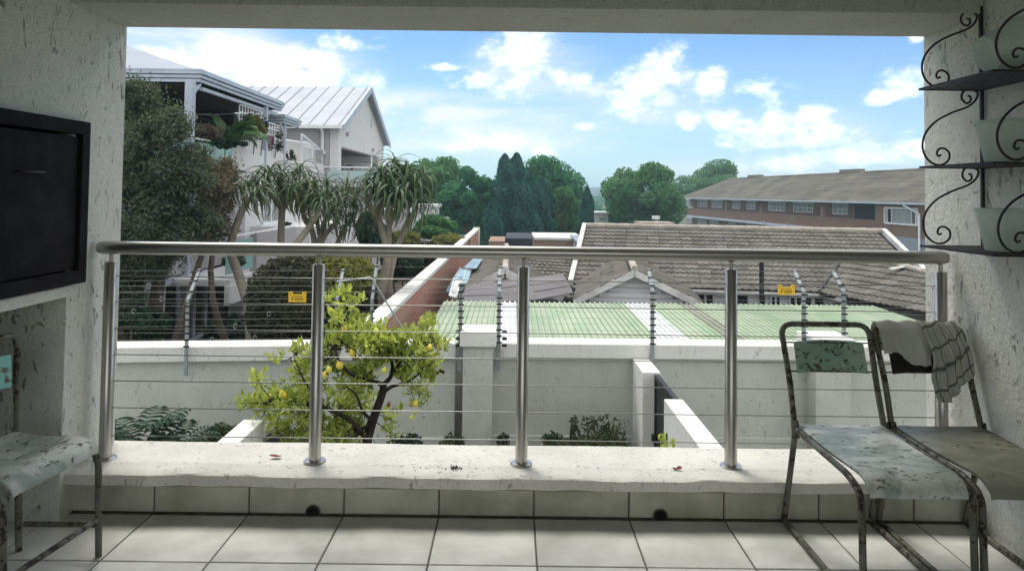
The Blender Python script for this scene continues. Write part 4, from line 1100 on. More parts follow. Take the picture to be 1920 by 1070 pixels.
part('wall', MB().box(-.9, 1.0, 15.6, 16.6, -3.6, -1.25), 'weatherboard', ms_)
# scrap sheets
def scrap(pts, mat, label, p=.09, n=8, grp='scrap roof sheets beside the brick wall'):
    A, B, C2, D = [Vector(x) for x in pts]; c = (A + B + C2 + D) / 4; mb = MB(); V_ = []
    nr = (B - A).cross(D - A).normalized(); nr = nr if nr.z > 0 else -nr
    k = n * 2 + 1
    for j in range(3):
        for i in range(k):
            t_ = i / (k - 1); p_ = A.lerp(B, t_).lerp(D.lerp(C2, t_), j / 2) + nr * (.02 if i % 2 else 0) + Vector((0, 0, random.uniform(-.01, .01)))
            V_.append(p_)
    mb.add(V_, [(j * k + i, j * k + i + 1, (j + 1) * k + i + 1, (j + 1) * k + i) for j in range(2) for i in range(k - 1)])
    o = part('scrap_sheet', mb, mat, loc=c); tag(o, label, 'roof sheet', grp)
    so = o.modifiers.new('thick', 'SOLIDIFY'); so.thickness = .008
scrap([at(868, 502, 20), at(893, 504, 20), at(905, 486, 23), at(888, 484, 23)], 'blue_sheet', 'pale blue corrugated sheet, uppermost of the scrap by the brick wall')
scrap([at(846, 527, 18), at(876, 533, 18), at(884, 508, 20), at(862, 503, 20)], 'blue_sheet', 'pale blue corrugated sheet in the middle of the scrap by the brick wall')
scrap([at(836, 546, 16.5), at(846, 549, 16.5), at(868, 520, 18.5), at(852, 518, 18.5)], 'blue_sheet', 'narrow blue sheet leaning on the brick wall')
scrap([at(841, 554, 15.4), at(856, 559, 15.4), at(869, 528, 17.2), at(850, 522, 17.2)], 'clear_sheet', 'white ribbed sheet at the near end of the scrap', n=4)

# flat roofs and parapets farther back
def bx(name, mats, x0, x1, y0, y1, z0, z1, label, cat, cap=None, group=None):
    t = thing(name, ((x0 + x1) / 2, y0, z0), label, cat, group)
    part('wall', MB().box(x0, x1, y0, y1, z0, z1), mats, t)
    if cap: part('coping', MB().box(x0 - .05, x1 + .05, y0 - .05, y1 + .05, z1 + .002, z1 + .10), cap, t)
    return t
a = at(1004, 447, 30); b = at(1093, 447, 30)
bx('brick_outbuilding', 'parapet_brick', a.x, b.x, 30, 34, -3.6, at(1004, 450, 30).z, 'low brick outbuilding with a white parapet left of the long tiled roof', 'outbuilding', 'white_barge')
a = at(916, 448, 36); b = at(946, 448, 36)
bx('brick_outbuilding', 'parapet_brick', a.x, b.x, 36, 40, -3.6, at(920, 452, 36).z, 'small brick building just right of the end of the brick wall', 'outbuilding', None)
a = at(948, 446, 40); b = at(1006, 446, 40)
bx('dark_flat_building', 'road_dark', a.x, b.x, 40, 46, -3.6, at(960, 447, 40).z, 'dark flat roofed building below the conifers', 'outbuilding', None)
a = at(1066, 440, 27.5); b = at(1099, 440, 27.5)
tp = thing('pale_flat_roof', ((a.x + b.x) / 2, 27.5, -3.6), 'pale sheet roof just left of the long tiled roof', 'roof')
part('roof_sheet', MB().prism([at(1069, 440, 31), at(1100, 441, 31), at(1099, 455, 26.5), at(1083, 455, 26.5)], (0, 0, -.06)), 'grey_roof_metal', tp)
part('wall', MB().prism([at(1072, 442, 30.8), at(1098, 443, 30.8), at(1097, 457, 26.8), at(1084, 457, 26.8)], (0, 0, -2.2)), 'grey_plaster', tp)
a, b = at(1200, 421, 33), at(1262, 421, 33)
tc3 = thing('chimney_block', ((a.x + b.x) / 2, 33, -3.6), 'broad low brick chimney head behind the ridge of the long roof', 'chimney')
part('stack', MB().box(a.x, b.x, 33, 34.2, -3.6, at(1230, 421, 33).z), 'parapet_brick', tc3)
part('cap', MB().box(a.x - .06, b.x + .06, 32.9, 34.3, at(1230, 421, 33).z + .002, at(1230, 417, 33).z), 'ridge_mortar', tc3)
a = at(1226, 406, 36); b = at(1236, 406, 36)
tg = thing('roof_cowl', ((a.x + b.x) / 2, 36, -3.6), 'small pale metal cowl rising behind the long roof', 'vent')
part('duct', MB().box(a.x + .03, b.x - .03, 36, 36.2, -3.6, at(1230, 412, 36).z), 'galvanised', tg)
part('hood', MB().box(a.x - .05, b.x + .03, 35.95, 36.3, at(1230, 411, 36).z, at(1230, 405, 36).z), 'white_frame', tg, bev=.01)
# ------------------------------------------------------------------ brick apartment building on the right
ap = thing('apartment_building', (30, 85, -6), 'long two storey brick apartment block with tiled hip roof, gallery and white windows', 'building')
A0 = Vector((27.6, 116.0, 0)); A1 = Vector((33.6, 44.0, 0)); ad = (A1 - A0).normalized(); ao = Vector((ad.y, -ad.x, 0))
if ao.x > 0: ao = -ao            # outwards: towards us (-X)
AL = (A1 - A0).length; ai = -ao
def ap_s(px): 
    h = on_wall(px, 400, A0, ad); return (Vector((h.x, h.y, 0)) - A0).dot(ad)
def apbox(s0, s1, w0, w1, z0, z1):
    P = [A0 + ad * s0 + ai * w0, A0 + ad * s1 + ai * w0, A0 + ad * s1 + ai * w1, A0 + ad * s0 + ai * w1]
    return [Vector((p.x, p.y, z0)) for p in P], (0, 0, z1 - z0)
ZE, ZRg, DW = 0.98, 3.95, 1.3
sB = ap_s(1641)
part('wall', MB().prism(*apbox(0, sB, DW, 9, -6.5, .86)), 'flat_brick', ap)
part('wall', MB().prism(*apbox(sB, AL, 0.0, 9, -1.83, .86)), 'flat_brick', ap)
part('plaster_band', MB().prism(*apbox(sB, AL, -.02, 9, -6.5, -1.84)), 'grey_roof_metal', ap)
part('gallery_parapet', MB().prism(*apbox(-.3, sB - .01, -.02, .22, -1.72, -.60)), 'flat_brick', ap)
part('gallery_slab', MB().prism(*apbox(-.4, sB - .01, -.25, DW, -2.0, -1.73)), 'fascia_metal', ap)
# hip roof
ov = .45
e0 = A0 + ad * -1.2 - ai * ov; e1 = A1 - ai * ov; w_ = 5.6
r0 = A0 + ad * 4.6 + ai * w_; r1 = A1 + ai * w_; b0 = A0 + ad * -1.2 + ai * (2 * w_ + ov); b1_ = A1 + ai * (2 * w_ + ov)
for p, z in ((e0, ZE), (e1, ZE), (r0, ZRg), (r1, ZRg), (b0, ZE), (b1_, ZE)): p.z = z
rf = MB(); nC = 30     # overlapping courses with real steps
def courses(mb, ea, eb, ra, rb, n):
    for k in range(n):
        t0, t1 = k / n, (k + 1.05) / n
        a, b, c_, d_ = ea.lerp(ra, t0), eb.lerp(rb, t0), eb.lerp(rb, min(1, t1)), ea.lerp(ra, min(1, t1))
        L = (b - a).length; m_ = max(1, int(L / 6))
        u = (b - a).normalized(); nn_ = u.cross(d_ - a).normalized(); nn_ = nn_ if nn_.z > 0 else -nn_
        for i in range(m_):
            f0, f1 = i / m_, (i + 1) / m_; j1 = random.uniform(-.012, .012)
            mb.prism([a.lerp(b, f0) + nn_ * (.07 + j1), a.lerp(b, f1) + nn_ * (.07 + j1), d_.lerp(c_, f1) + nn_ * .02, d_.lerp(c_, f0) + nn_ * .02], tuple(-nn_ * .045))
courses(rf, e0, e1, r0, r1, nC); courses(rf, b0, e0, r0 + ad * -.01, r0 + ad * .01, nC)
o = part('roof_tiling', rf, 'roof_tile_far', ap, kind='stuff')
part('roof_deck', MB().add([e0, e1, r1, r0, b0, b1_], [(0, 1, 2, 3), (0, 3, 4), (3, 2, 5, 4), (0, 4, 5, 1)]), 'roof_tile_far', ap)
part('gutter', MB().bar(e0 + Vector((0, 0, -.06)), e1 + Vector((0, 0, -.06)), .14, .16), 'fascia_metal', ap)
ridge(ap, r0 + Vector((0, 0, .04)), r1 + Vector((0, 0, .04)), .13, 'roof_tile_far', n=40)
for (pa, pb) in ((1404, 1424), (1577, 1612)):
    a, b = on_wall(pa, 335, r0, ad), on_wall(pb, 335, r0, ad)
    part('ridge_vent', MB().prism([Vector((a.x, a.y, ZRg - .2)) + ao * .2, Vector((b.x, b.y, ZRg - .2)) + ao * .2, Vector((b.x, b.y, ZRg - .2)) + ai * .6, Vector((a.x, a.y, ZRg - .2)) + ai * .6], (0, 0, .62)), 'roof_tile_far', ap)
Pq = A0 + ai * DW
for (a, b, c_, r_) in ((1284, 1295, 2, 2), (1309, 1326, 3, 2), (1335, 1354, 4, 2), (1374, 1388, 2, 2), (1401, 1416, 2, 2), (1442, 1473, 4, 2), (1489, 1525, 4, 2), (1563, 1590, 3, 2)):
    wd = window(ap, Pq, ad, ao, a, b, -.30, .66, c_, r_, behind='curtain', fw=.09)
    la, lb = on_wall(a - 2, 500, Pq, ad), on_wall(b + 2, 500, Pq, ad)
    part('lintel', MB().bar(Vector((la.x, la.y, .76)) + ao * .05, Vector((lb.x, lb.y, .76)) + ao * .05, .10, .08), 'white_frame', wd)
for (a, b) in ((1299, 1303), (1362, 1367), (1427, 1433), (1542, 1549)):
    p, q = on_wall(a, 500, Pq, ad), on_wall(b, 500, Pq, ad)
    dd = part('door', MB().prism([Vector((p.x, p.y, -1.7)) + ao * .02, Vector((q.x, q.y, -1.7)) + ao * .02, Vector((q.x, q.y, .45)) + ao * .02, Vector((p.x, p.y, .45)) + ao * .02], tuple(ao * .04)), 'flat_brick' if a != 1542 else 'old_red_brick', ap)
    part('door_frame', MB().bar(Vector((p.x, p.y, -1.7)) + ao * .05, Vector((p.x, p.y, .5)) + ao * .05, .10, .10, ad), 'white_frame', dd)
a, b = on_wall(1604, 500, Pq, ad), on_wall(1650, 500, Pq, ad)
part('dark_opening_sheet', MB().prism([Vector((a.x, a.y, -1.7)) + ao * .03, Vector((b.x, b.y, -1.7)) + ao * .03, Vector((b.x, b.y, .84)) + ao * .03, Vector((a.x, a.y, .84)) + ao * .03], tuple(ao * .03)), 'dark_interior', ap)  # flat dark sheet; the opening's shade is put into its colour
window(ap, A0, ad, ao, 1660, 1722, -.80, .52, 1, 1, behind='curtain', fw=.12)
wn = window(ap, A0, ad, ao, 1665, 1673, -.74, .46, 1, 1, behind='dark_interior', fw=.06)
window(ap, A0, ad, ao, 1711, 1718, -.74, .46, 1, 1, behind='dark_interior', fw=.06)
p = on_wall(1727, 500, A0, ad)
part('downpipe', MB().tube([Vector((p.x, p.y, .8)) - ad * 1.6 + ao * .4, Vector((p.x, p.y, .1)) + ao * .12, Vector((p.x, p.y, -6)) + ao * .12], .10, 8), 'white_frame', ap, smooth=True, autos=50)
# lower storey windows under the gallery
for (a, b, c_) in ((1286, 1297, 3), (1309, 1325, 3), (1332, 1348, 3), (1366, 1380, 3), (1400, 1420, 3), (1450, 1475, 4)):
    window(ap, Pq, ad, ao, a, b, -3.5, -2.35, c_, 2, behind='curtain', fw=.09)
for px in (1340, 1368, 1397, 1437, 1481):
    p = on_wall(px, 500, A0, ad)
    part('vent_pipe', MB().tube([Vector((p.x, p.y, -1.9)) + ao * .3, Vector((p.x, p.y, -1.55)) + ao * .3], .06, 6), 'fascia_metal', ap)

# ------------------------------------------------------------------ white terraced house on the left
th = thing('terrace_house', (-9, 19, -1.95), 'white multi level house with covered roof terrace, glass balustrade and fascia canopies', 'house')
XW = -7.0
def X7(px, Z=None, X=XW):
    r_ = ray(px, 300); t_ = X / r_.x; return r_.y * t_
# lower body
part('wall', MB().box(-13, XW, 19.1, 26.9, -1.95, 1.86), 'pale_plaster', th)
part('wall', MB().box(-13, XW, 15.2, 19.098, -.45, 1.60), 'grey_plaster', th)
part('terrace_slab', MB().box(-13, XW - .02, 13.5, 19.09, 1.602, 1.80), 'pale_plaster', th)
part('terrace_parapet', MB().box(XW - .2, XW + .02, 18.25, 22.3, 1.862, 2.47), 'pale_plaster', th)
part('terrace_parapet', MB().box(XW - .2, XW + .02, 22.302, 27.3, 1.862, 2.30), 'pale_plaster', th)
part('parapet_return', MB().box(XW - 1.8, XW + .0, 18.10, 18.248, 1.802, 2.47), 'pale_plaster', th)
# glass balustrade of the terrace
gl = MB().tube([(XW, 13.4, 2.47), (XW, 18.1, 2.47)], .022, 8)
part('handrail', gl, 'white_frame', th, smooth=True)
for (a, b) in ((13.5, 15.7), (15.76, 16.9), (16.96, 18.08)):
    g_ = part('glass_panel', MB().box(XW - .006, XW + .006, a, b, 1.84, 2.40), 'teal_glass', th)
    part('glass_post', MB().box(XW - .02, XW + .02, b + .005, b + .045, 1.80, 2.45), 'white_frame', g_)
# room behind the terrace; its shade is painted as near-black surfaces
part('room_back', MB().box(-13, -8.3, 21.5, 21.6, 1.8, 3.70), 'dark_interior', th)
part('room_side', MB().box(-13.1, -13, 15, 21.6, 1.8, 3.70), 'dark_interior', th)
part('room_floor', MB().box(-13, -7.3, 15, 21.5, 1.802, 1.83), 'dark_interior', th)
# canopies with ribbed fascias
def canopy(x0, x1, y0, y1, z0, z1):
    c_ = part('canopy', MB().box(x0, x1 - .05, y0 + .05, y1 - .05, z0 + .03, z0 + .12), 'dark_interior', th)
    h_ = (z1 - z0) / 3
    for k in range(3):
        o_ = .02 + .035 * k
        part('fascia_rib', MB().box(x0, x1 + o_, y0 - o_, y0 - o_ + .05, z0 + h_ * k + .006, z0 + h_ * (k + 1) - .010).box(x1 + o_ - .05, x1 + o_, y0 - o_ + .051, y1 + o_, z0 + h_ * k + .006, z0 + h_ * (k + 1) - .010), 'fascia_metal', c_)
    part('fascia_back', MB().box(x0, x1, y0, y0 + .04, z0 + .12, z1 - .01).box(x1 - .04, x1, y0 + .041, y1, z0 + .0, z1 - .01), 'gate_steel', c_)
    part('top_sheet', MB().box(x0, x1 + .06, y0 - .06, y1 + .06, z1, z1 + .03), 'fascia_metal', c_)
canopy(-13.2, -6.95, 16.0, 21.7, 3.72, 3.98)
canopy(-9.5, -6.95, 21.9, 23.5, 3.38, 3.62)
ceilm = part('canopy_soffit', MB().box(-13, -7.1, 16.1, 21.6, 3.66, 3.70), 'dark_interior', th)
for (px, w, zt) in ((355, .17, 3.72), (497, .12, 3.72), (533, .10, 3.38)):
    y = X7(px, X=XW + .02)
    part('canopy_post', MB().box(XW - w / 2, XW + w / 2, y - w / 2, y + w / 2, 2.0 if px > 400 else -1.9, zt), 'fascia_metal', th, bev=.005)
y = X7(355)
part('post_brace', MB().bar((XW, y + .05, 3.42), (XW, y + .42, 3.70), .06, .06), 'fascia_metal', th)
y = X7(533)
part('post_brace', MB().bar((XW, y - .05, 3.02), (XW, y - .45, 3.36), .05, .05), 'fascia_metal', th)
part('canopy_beam', MB().box(XW - .08, XW + .0, 16.3, 21.6, 3.58, 3.655), 'fascia_metal', th)
# string of bulbs
st2 = thing('string_lights', (-8, 17, 3.3), 'string of small unlit bulbs hanging under the terrace canopy', 'lights')
sp = [Vector((-11 + 3.6 * i / 16, 17.5 + 2 * i / 16, 3.42 - .10 * math.sin(math.pi * (i % 8) / 8))) for i in range(17)]
part('cord', MB().tube(sp, .008, 4), 'white_frame', st2)
for p in sp[::2]: part('bulb', MB().blob(p - Vector((0, 0, .08)), (.035, .035, .06), (6, 5)), 'white_frame', st2)
# trellises
def trellis(ya, yb, za, zb, label, cols):
    t = thing('trellis', (XW - .05, (ya + yb) / 2, za), label, 'trellis')
    for i in range(cols + 1):
        y = ya + (yb - ya) * i / cols; part('upright', MB().box(XW - .07, XW - .05, y - .018, y + .018, za, zb), 'white_frame', t)
    n = int((zb - za) / .16)
    for j in range(n + 1):
        z = za + (zb - za) * j / n; part('rung', MB().box(XW - .048, XW - .03, ya, yb, z - .014, z + .014), 'white_frame', t)
trellis(X7(451), X7(496), 2.45, 3.55, 'white trellis under the canopy with a yellow green climber', 9)
trellis(X7(503), X7(531), 2.30, 3.30, 'white trellis with a purple flowering climber left of the thin post', 6)
# wire mesh enclosure
me_ = thing('mesh_enclosure', (-6.9, 25.5, 2.3), 'white framed wire mesh enclosure on the terrace parapet', 'enclosure')
y0_, y1_ = X7(567), X7(607)
g_ = MB()
for y in (y0_, (y0_ + y1_) / 2, y1_):
    g_.bar((XW - .05, y, 2.30), (XW - .05, y, 3.25 - .45 * abs(y - y0_) / (y1_ - y0_) * 1.0), .05, .05, (0, 1, 0))
g_.bar((XW - .05, y0_, 2.85), (XW - .05, y1_, 2.85), .05, .05); g_.bar((XW - .05, y0_, 3.25), (XW - .05, y1_, 2.82), .05, .05); g_.bar((XW - .05, y1_, 2.84), (XW - .9, y1_, 3.1), .05, .05); g_.bar((XW - .05, y0_, 2.32), (XW - .05, y1_, 2.32), .04, .04)
part('frame', g_, 'white_frame', me_)
mw = MB()
for i in range(26): y = y0_ + (y1_ - y0_) * i / 25; mw.bar((XW - .06, y, 2.3), (XW - .06, y, 3.22 - .43 * i / 25), .006, .006)
for j in range(12): z = 2.32 + .075 * j; mw.bar((XW - .06, y0_, z), (XW - .06, y1_, min(z, 2.85)), .006, .006)
part('mesh', mw, 'white_frame', me_, kind='stuff')
part('top_rail', MB().tube([(XW + .05, y1_ + .1, 1.95), (XW + .05, y1_ + .35, 1.95), (XW + .05, y1_ + .35, 2.80), (XW + .05, y1_ - .1, 2.84)], .03, 8), 'white_frame', me_, smooth=True)
part('low_pipe', MB().tube([(XW + .05, 23.0, 2.06), (XW + .05, y1_ + .3, 1.98)], .03, 8), 'white_frame', th, smooth=True)
# upper left tiled/metal roof above the canopy
E1_ = at(376, 134, 19.0); RR_ = at(225, 82, 23.5)
part('upper_roof', MB().prism([E1_, Vector((-20, E1_.y, E1_.z)), Vector((-20, RR_.y, RR_.z)), RR_], (0, .05, -.15)), 'grey_roof_metal', th)
for k in range(0):
    a_, b_ = E1_ + Vector((-.55 - .62 * k, 0, .02)), RR_ + Vector((2.2 - .62 * k, 0, .02)); b_ = a_.lerp(Vector((a_.x, RR_.y, RR_.z)), max(.08, min(1, (k + 1) / 6.5)))
    part('standing_seam', MB().bar(a_, b_, .03, .03), 'grey_roof_metal', th)
part('upper_fascia', MB().bar(E1_ + Vector((0, 0, -.08)), RR_ + Vector((0, 0, -.08)), .05, .16), 'fascia_metal', th)

# lower storeys seen between the aloes
wn = window(th, Vector((XW, 15, 0)), Vector((0, 1, 0)), Vector((1, 0, 0)), 488, 518, .42, 1.45, 2, 1, behind='curtain', fw=.07)
part('window_sill', MB().box(XW, XW + .12, X7(484), X7(523), .33, .40), 'white_frame', wn)
bl = part('balcony_slab', MB().box(XW + .001, -5.78, 15.0, 19.7, -.62, -.50), 'pale_plaster', th)
part('balcony_parapet', MB().box(-5.95, -5.8, 16.6, 19.6, -.498, .38), 'grey_plaster', th)  # shaded face; that shade is painted as grey plaster
part('balcony_parapet', MB().box(XW, -5.952, 19.45, 19.6, -.498, .38), 'pale_plaster', th)
part('balcony_glass', MB().box(-5.88, -5.868, 15.0, 16.55, -.40, .28), 'teal_glass', th)
part('balcony_rail', MB().bar((-5.87, 15.0, .36), (-5.87, 19.6, .41), .05, .04), 'white_frame', th)
part('lower_wall', MB().box(-6.4, XW + 1.7, 19.7, 26.9, -1.95, 1.05) if False else MB().box(XW + .001, -5.6, 20.2, 26.9, -1.95, .35), 'pale_plaster', th)
part('band_wall', MB().box(XW + .001, -5.6, 27.0, 40, -1.95, .1), 'pale_plaster', th)
part('white_band', MB().prism([(-5.75, 14.9, -.62), (-5.75, 19.7, -.62), (-5.75, 19.7, -1.0), (-5.75, 14.9, -1.0)], (-.1, 0, 0)), 'pale_plaster', th)
# glazed sliding doors on the garden level
part('dark_room', MB().box(-12, XW - .35, 12.5, 19.0, -1.95, -.62), 'dark_interior', th)  # solid near-black block; the room's shade is its colour
for k, px in enumerate((311, 343, 369, 391)):
    y = X7(px)
    part('door_frame', MB().box(XW - .04, XW + .04, y - .06, y + .06, -1.93, -.56), 'blue_frame', th)
part('door_sill', MB().box(XW - .06, XW + .08, X7(300), X7(400), -1.96, -1.88), 'blue_frame', th)
part('door_head', MB().box(XW - .06, XW + .06, X7(300), X7(400), -.60, -.48), 'blue_frame', th)
part('door_glass', MB().box(XW - .01, XW + .0, X7(300), X7(391), -1.9, -.58), 'window_glass', th)
part('garden_pier', MB().box(XW - .1, XW + .15, X7(287), X7(299), -1.95, -.3), 'grey_plaster', th)

# gabled house behind
gh = thing('gabled_house', (-9, 32, -1.95), 'tall pale grey gabled house with grey metal roof and glass fronted balcony', 'house')
XG, Yf, Yb, Zg, Zap = -6.5, 27.0, 36.6, 3.85, 5.86
Ym = (Yf + Yb) / 2
XLg = -14
part('front_wall', MB().box(XLg, XG - .32, Yf, Yf + .2, -1.95, Zg), 'grey_plaster', gh)  # shade under the eaves is put into this greyer plaster
sw = MB()
sw.prism([(XG, Yf, 3.04), (XG, Yb, 3.04), (XG, Yb, Zg), (XG, Ym, Zap - .05), (XG, Yf, Zg)], (-.3, 0, 0))
part('gable_wall', sw, 'pale_plaster', gh)
part('gable_pier', MB().box(XG - .3, XG, Yf, Yf + .55, -1.95, 3.038), 'pale_plaster', gh)
part('gable_pier', MB().box(XG - .3, XG, 35.2, Yb, -1.95, 3.038), 'pale_plaster', gh)
part('lower_gable_wall', MB().box(XG - .3, XG, Yf + .552, 35.198, -1.95, 1.68), 'pale_plaster', gh)
part('recess_back', MB().box(-9.1, -9, Yf + .2, Yb, 1.7, 3.1), 'pale_plaster', gh)
part('recess_end', MB().box(-9, XG - .3, 34.9, 35.0, 1.7, 3.1), 'pale_plaster', gh)
part('recess_ceiling', MB().box(-9, XG - .01, Yf + .2, 35.2, 3.042, 3.12), 'mauve_sheet', gh)
dr_ = part('door', MB().box(-8.1, -7.2, 34.86, 34.90, 1.72, 2.75), 'white_frame', gh)
part('pane', MB().box(-7.95, -7.65, 34.83, 34.855, 1.85, 2.65), 'window_glass', dr_)
part('balcony_slab', MB().box(XG + .001, -5.0, 27.0, 35.2, 1.52, 1.70), 'pale_plaster', gh)
for (a, b) in ((-7.0, -6.1), (-6.05, -5.05)):
    part('balcony_glass', MB().box(a, b, 26.97, 26.985, 1.72, 2.12), 'pale_glass', gh)
for (a, b) in ((27.1, 29.5), (29.6, 32), (32.1, 35)):
    part('balcony_glass', MB().box(-5.03, -5.015, a, b, 1.72, 2.12), 'pale_glass', gh)
part('balcony_rail', MB().tube([(-7.0, 26.98, 2.24), (-5.02, 26.98, 2.24), (-5.02, 35.2, 2.24)], .03, 8), 'white_frame', gh)
for x in (-6.9, -6.07, -5.03): part('balcony_post', MB().box(x - .02, x + .02, 26.95, 26.99, 1.55, 2.22), 'brushed_steel', gh)
# metal roof with standing seams
def roof_side(y_e, sgn):
    e = .35; z_e = Zg - e * (Zap - Zg) / (Ym - Yf)
    mb = MB().prism([(XLg, y_e - sgn * e, z_e + .06), (XG + .28, y_e - sgn * e, z_e + .06), (XG + .28, Ym, Zap + .06), (XLg, Ym, Zap + .06)], (0, 0, -.08))
    o_ = part('roof_slope', mb, 'grey_roof_metal', gh)
    for i in range(14):
        x = XLg + .3 + .56 * i
        part('standing_seam', MB().bar((x, y_e - sgn * e, z_e + .075), (x, Ym, Zap + .075), .03, .035), 'grey_roof_metal', o_)
    part('barge_board', MB().bar((XG + .28, y_e - sgn * e, z_e - .02), (XG + .28, Ym, Zap - .02), .04, .26), 'fascia_metal', gh)
roof_side(Yf, 1); roof_side(Yb, -1)
part('gutter', MB().box(XLg, XG + .25, Yf - .48, Yf - .36, Zg - .20, Zg - .08), 'white_frame', gh)
part('downpipe', MB().tube([(XG - .55, Yf - .40, Zg - .15), (XG - .55, Yf - .12, Zg - .3), (XG - .55, Yf - .12, Zg - 1.0), (XG - .45, Yf - .12, Zg - 1.15)], .06, 8), 'white_frame', gh, smooth=True)
for z in (4.3, 4.55): part('vent_slot', MB().box(XG, XG + .02, 33.2, 33.32, z, z + .2), 'grey_plaster', gh)
for (y, z) in ((28.3, 3.5), (33.6, 3.2)): part('wall_lamp', MB().box(XG, XG + .10, y - .06, y + .06, z, z + .16), 'grey_plaster', gh)
# terrace room left of it
part('annex', MB().box(-10, -7.3, 25.6, 26.95, 1.87, 3.1), 'pale_plaster', gh)
part('annex_rail', MB().tube([(-9.0, 25.5, 3.25), (-7.2, 25.5, 3.02), (-7.2, 25.5, 2.3)], .035, 8), 'white_frame', gh, smooth=True)

# little far houses
def small_house(x0, x1, y, z0, z1, label, mat='pale_plaster', windows=()):
    t = thing('far_house', ((x0 + x1) / 2, y, z0), label, 'house')
    part('wall', MB().box(x0, x1, y, y + 4, z0, z1), mat, t)
    part('roof', MB().box(x0 - .15, x1 + .15, y - .15, y + 4.15, z1 + .002, z1 + .18), 'white_frame', t)
    for (a, b, c_, d_) in windows:
        w_ = part('window', MB().box(a, b, y - .03, y - .002, c_, d_), 'white_frame', t)
        part('pane', MB().box(a + .06, b - .06, y - .04, y - .031, c_ + .06, d_ - .06), 'window_glass', w_)
a, b = at(766, 389, 44), at(811, 417, 44)
small_house(a.x, b.x, 44, -3.6, a.z, 'small white flat roofed house behind the aloe crowns', windows=((a.x + .4, a.x + .9, -1.4, -.8),))
a, b = at(690, 400, 34), at(762, 440, 34)
small_house(a.x, b.x, 34, -3.6, a.z, 'low white outbuilding behind the aloe trunks')
a, b = at(1112, 421, 75), at(1140, 401, 75)
small_house(a.x, b.x, 75, -3.7, b.z, 'tiny pale house between the cypress and the big round tree', windows=((a.x + .55, b.x - .1, at(1112, 414, 75).z, at(1112, 407, 75).z),))
# pale palisade behind the bushes left of the brick wall
fn = thing('panel_fence', (-4, 44, -3.6), 'pale panel fence behind the bushes at the end of the brick wall', 'fence')
for i in range(9):
    a = at(833 + 7 * i, 440, 42)
    part('panel', MB().box(a.x, a.x + .19, 42, 42.04, -3.6, a.z), 'blue_sheet', fn)

# ------------------------------------------------------------------ hills
hv = []; nh_ = 90
for i in range(nh_ + 1):
    x = -1900 + 3800 * i / nh_
    h = 4 + 4 * math.sin(x * .0042 + 1.2) + 2.5 * math.sin(x * .0142) + 1.2 * math.sin(x * .038 + 2) + random.uniform(-.8, .8)
    hv += [(x, 700, -4), (x, 760, h * .35), (x, 860, h * .55 + 4.5), (x, 1100, h * .5)]
struct('hill', MB().add(hv, [(4 * i + k, 4 * i + k + 1, 4 * i + k + 5, 4 * i + k + 4) for i in range(nh_) for k in range(3)]), 'hill_green', smooth=True)
# ------------------------------------------------------------------ far trees
def tree(px, py, Y, rpx, rpy, label, mat='leaf_far', n=15000, size=.36, m=22, name='broadleaf_tree', trunk=True, lob=(.17, .36), zb=-3.7, group='trees beyond the houses', asp=1.7, spread=.80, depth=None):
    c = at(px, py, Y); rx = rpx * Y / F; rz = rpy * Y / F; ry = depth or rx
    t = thing(name, (c.x, Y, zb), label, 'tree', group)
    if trunk:
        mb = MB(); r = max(.12, rx * .07)
        hub = Vector((c.x + random.uniform(-.2, .2) * rx, Y, c.z - rz * .55))
        branch(mb, (c.x, Y, zb), hub, r, r * .7, .03, 5, 8)
        for k in range(9):
            a = random.uniform(0, 6.28); e = random.uniform(.3, 1.2)
            q = Vector((c.x + rx * .75 * math.cos(a) * math.cos(e), Y + ry * .75 * math.sin(a) * math.cos(e), c.z + rz * .65 * math.sin(e) - rz * .1))
            branch(mb, hub - Vector((0, 0, random.uniform(0, .3) * rz)), q, r * .5, r * .08, .12, 6, 5)
        part('trunk', mb, 'bark', t, smooth=True)
    P, N_ = lobes_points((c.x, Y, c.z), (rx, ry, rz), n, m, .55, spread, lob)
    foliage('crown', P, N_, size, mat, t, asp, .8, .2)
    return t
def conifer(px, ptop, Y, wpx, label, n=7000, zb=-3.7, size=.30, mat='leaf_conifer'):
    tp_ = at(px, ptop, Y); H_ = tp_.z - zb; w = wpx * Y / F
    t = thing('conifer', (tp_.x, Y, zb), label, 'tree', 'dark conifers in the middle distance')
    part('trunk', MB().tube([(tp_.x, Y, zb), (tp_.x, Y, zb + H_ * .9)], [.22, .04], 7), 'bark', t, smooth=True)
    u = rng.random(n) ** .75; h = u * H_; prof = np.minimum(1, (1 - u) * 3.0) ** .62 * np.minimum(1, .55 + u * 3)
    a = rng.random(n) * 2 * math.pi; lump = 1 + .16 * np.sin(a * 4 + h * 1.7) + .12 * np.sin(h * 3.1 + a)
    rr_ = w * prof * lump * (1 - .45 * rng.random(n) ** 2)
    P = np.stack([tp_.x + rr_ * np.cos(a), Y + rr_ * np.sin(a), zb + h], 1); N_ = np.stack([np.cos(a), np.sin(a), .5 + 0 * a], 1)
    foliage('crown', P, N_, size, mat, t, 2.2, .6, -.6)
tree(795, 348, 62, 78, 68, 'broad light green tree behind the aloe crowns, left end of the row', 'leaf_far_light', 16000, .34, 30)
tree(885, 378, 56, 66, 70, 'wide spreading tree with flat layered crown left of the conifers', 'leaf_far', 17000, .32, 30)
tree(740, 395, 58, 60, 70, 'dark green tree partly hidden by the aloes', 'leaf_far', 10000, .34, 22)
tree(1026, 368, 66, 78, 80, 'tall rounded tree right of the conifers', 'leaf_far', 22000, .30, 46)
tree(1060, 400, 60, 30, 52, 'lower light green tree in front of the tall rounded tree', 'leaf_far_light', 8000, .30, 18)
tree(1210, 370, 72, 82, 74, 'big round tree with gaps in its crown left of the apartments', 'leaf_far_light', 24000, .36, 48)
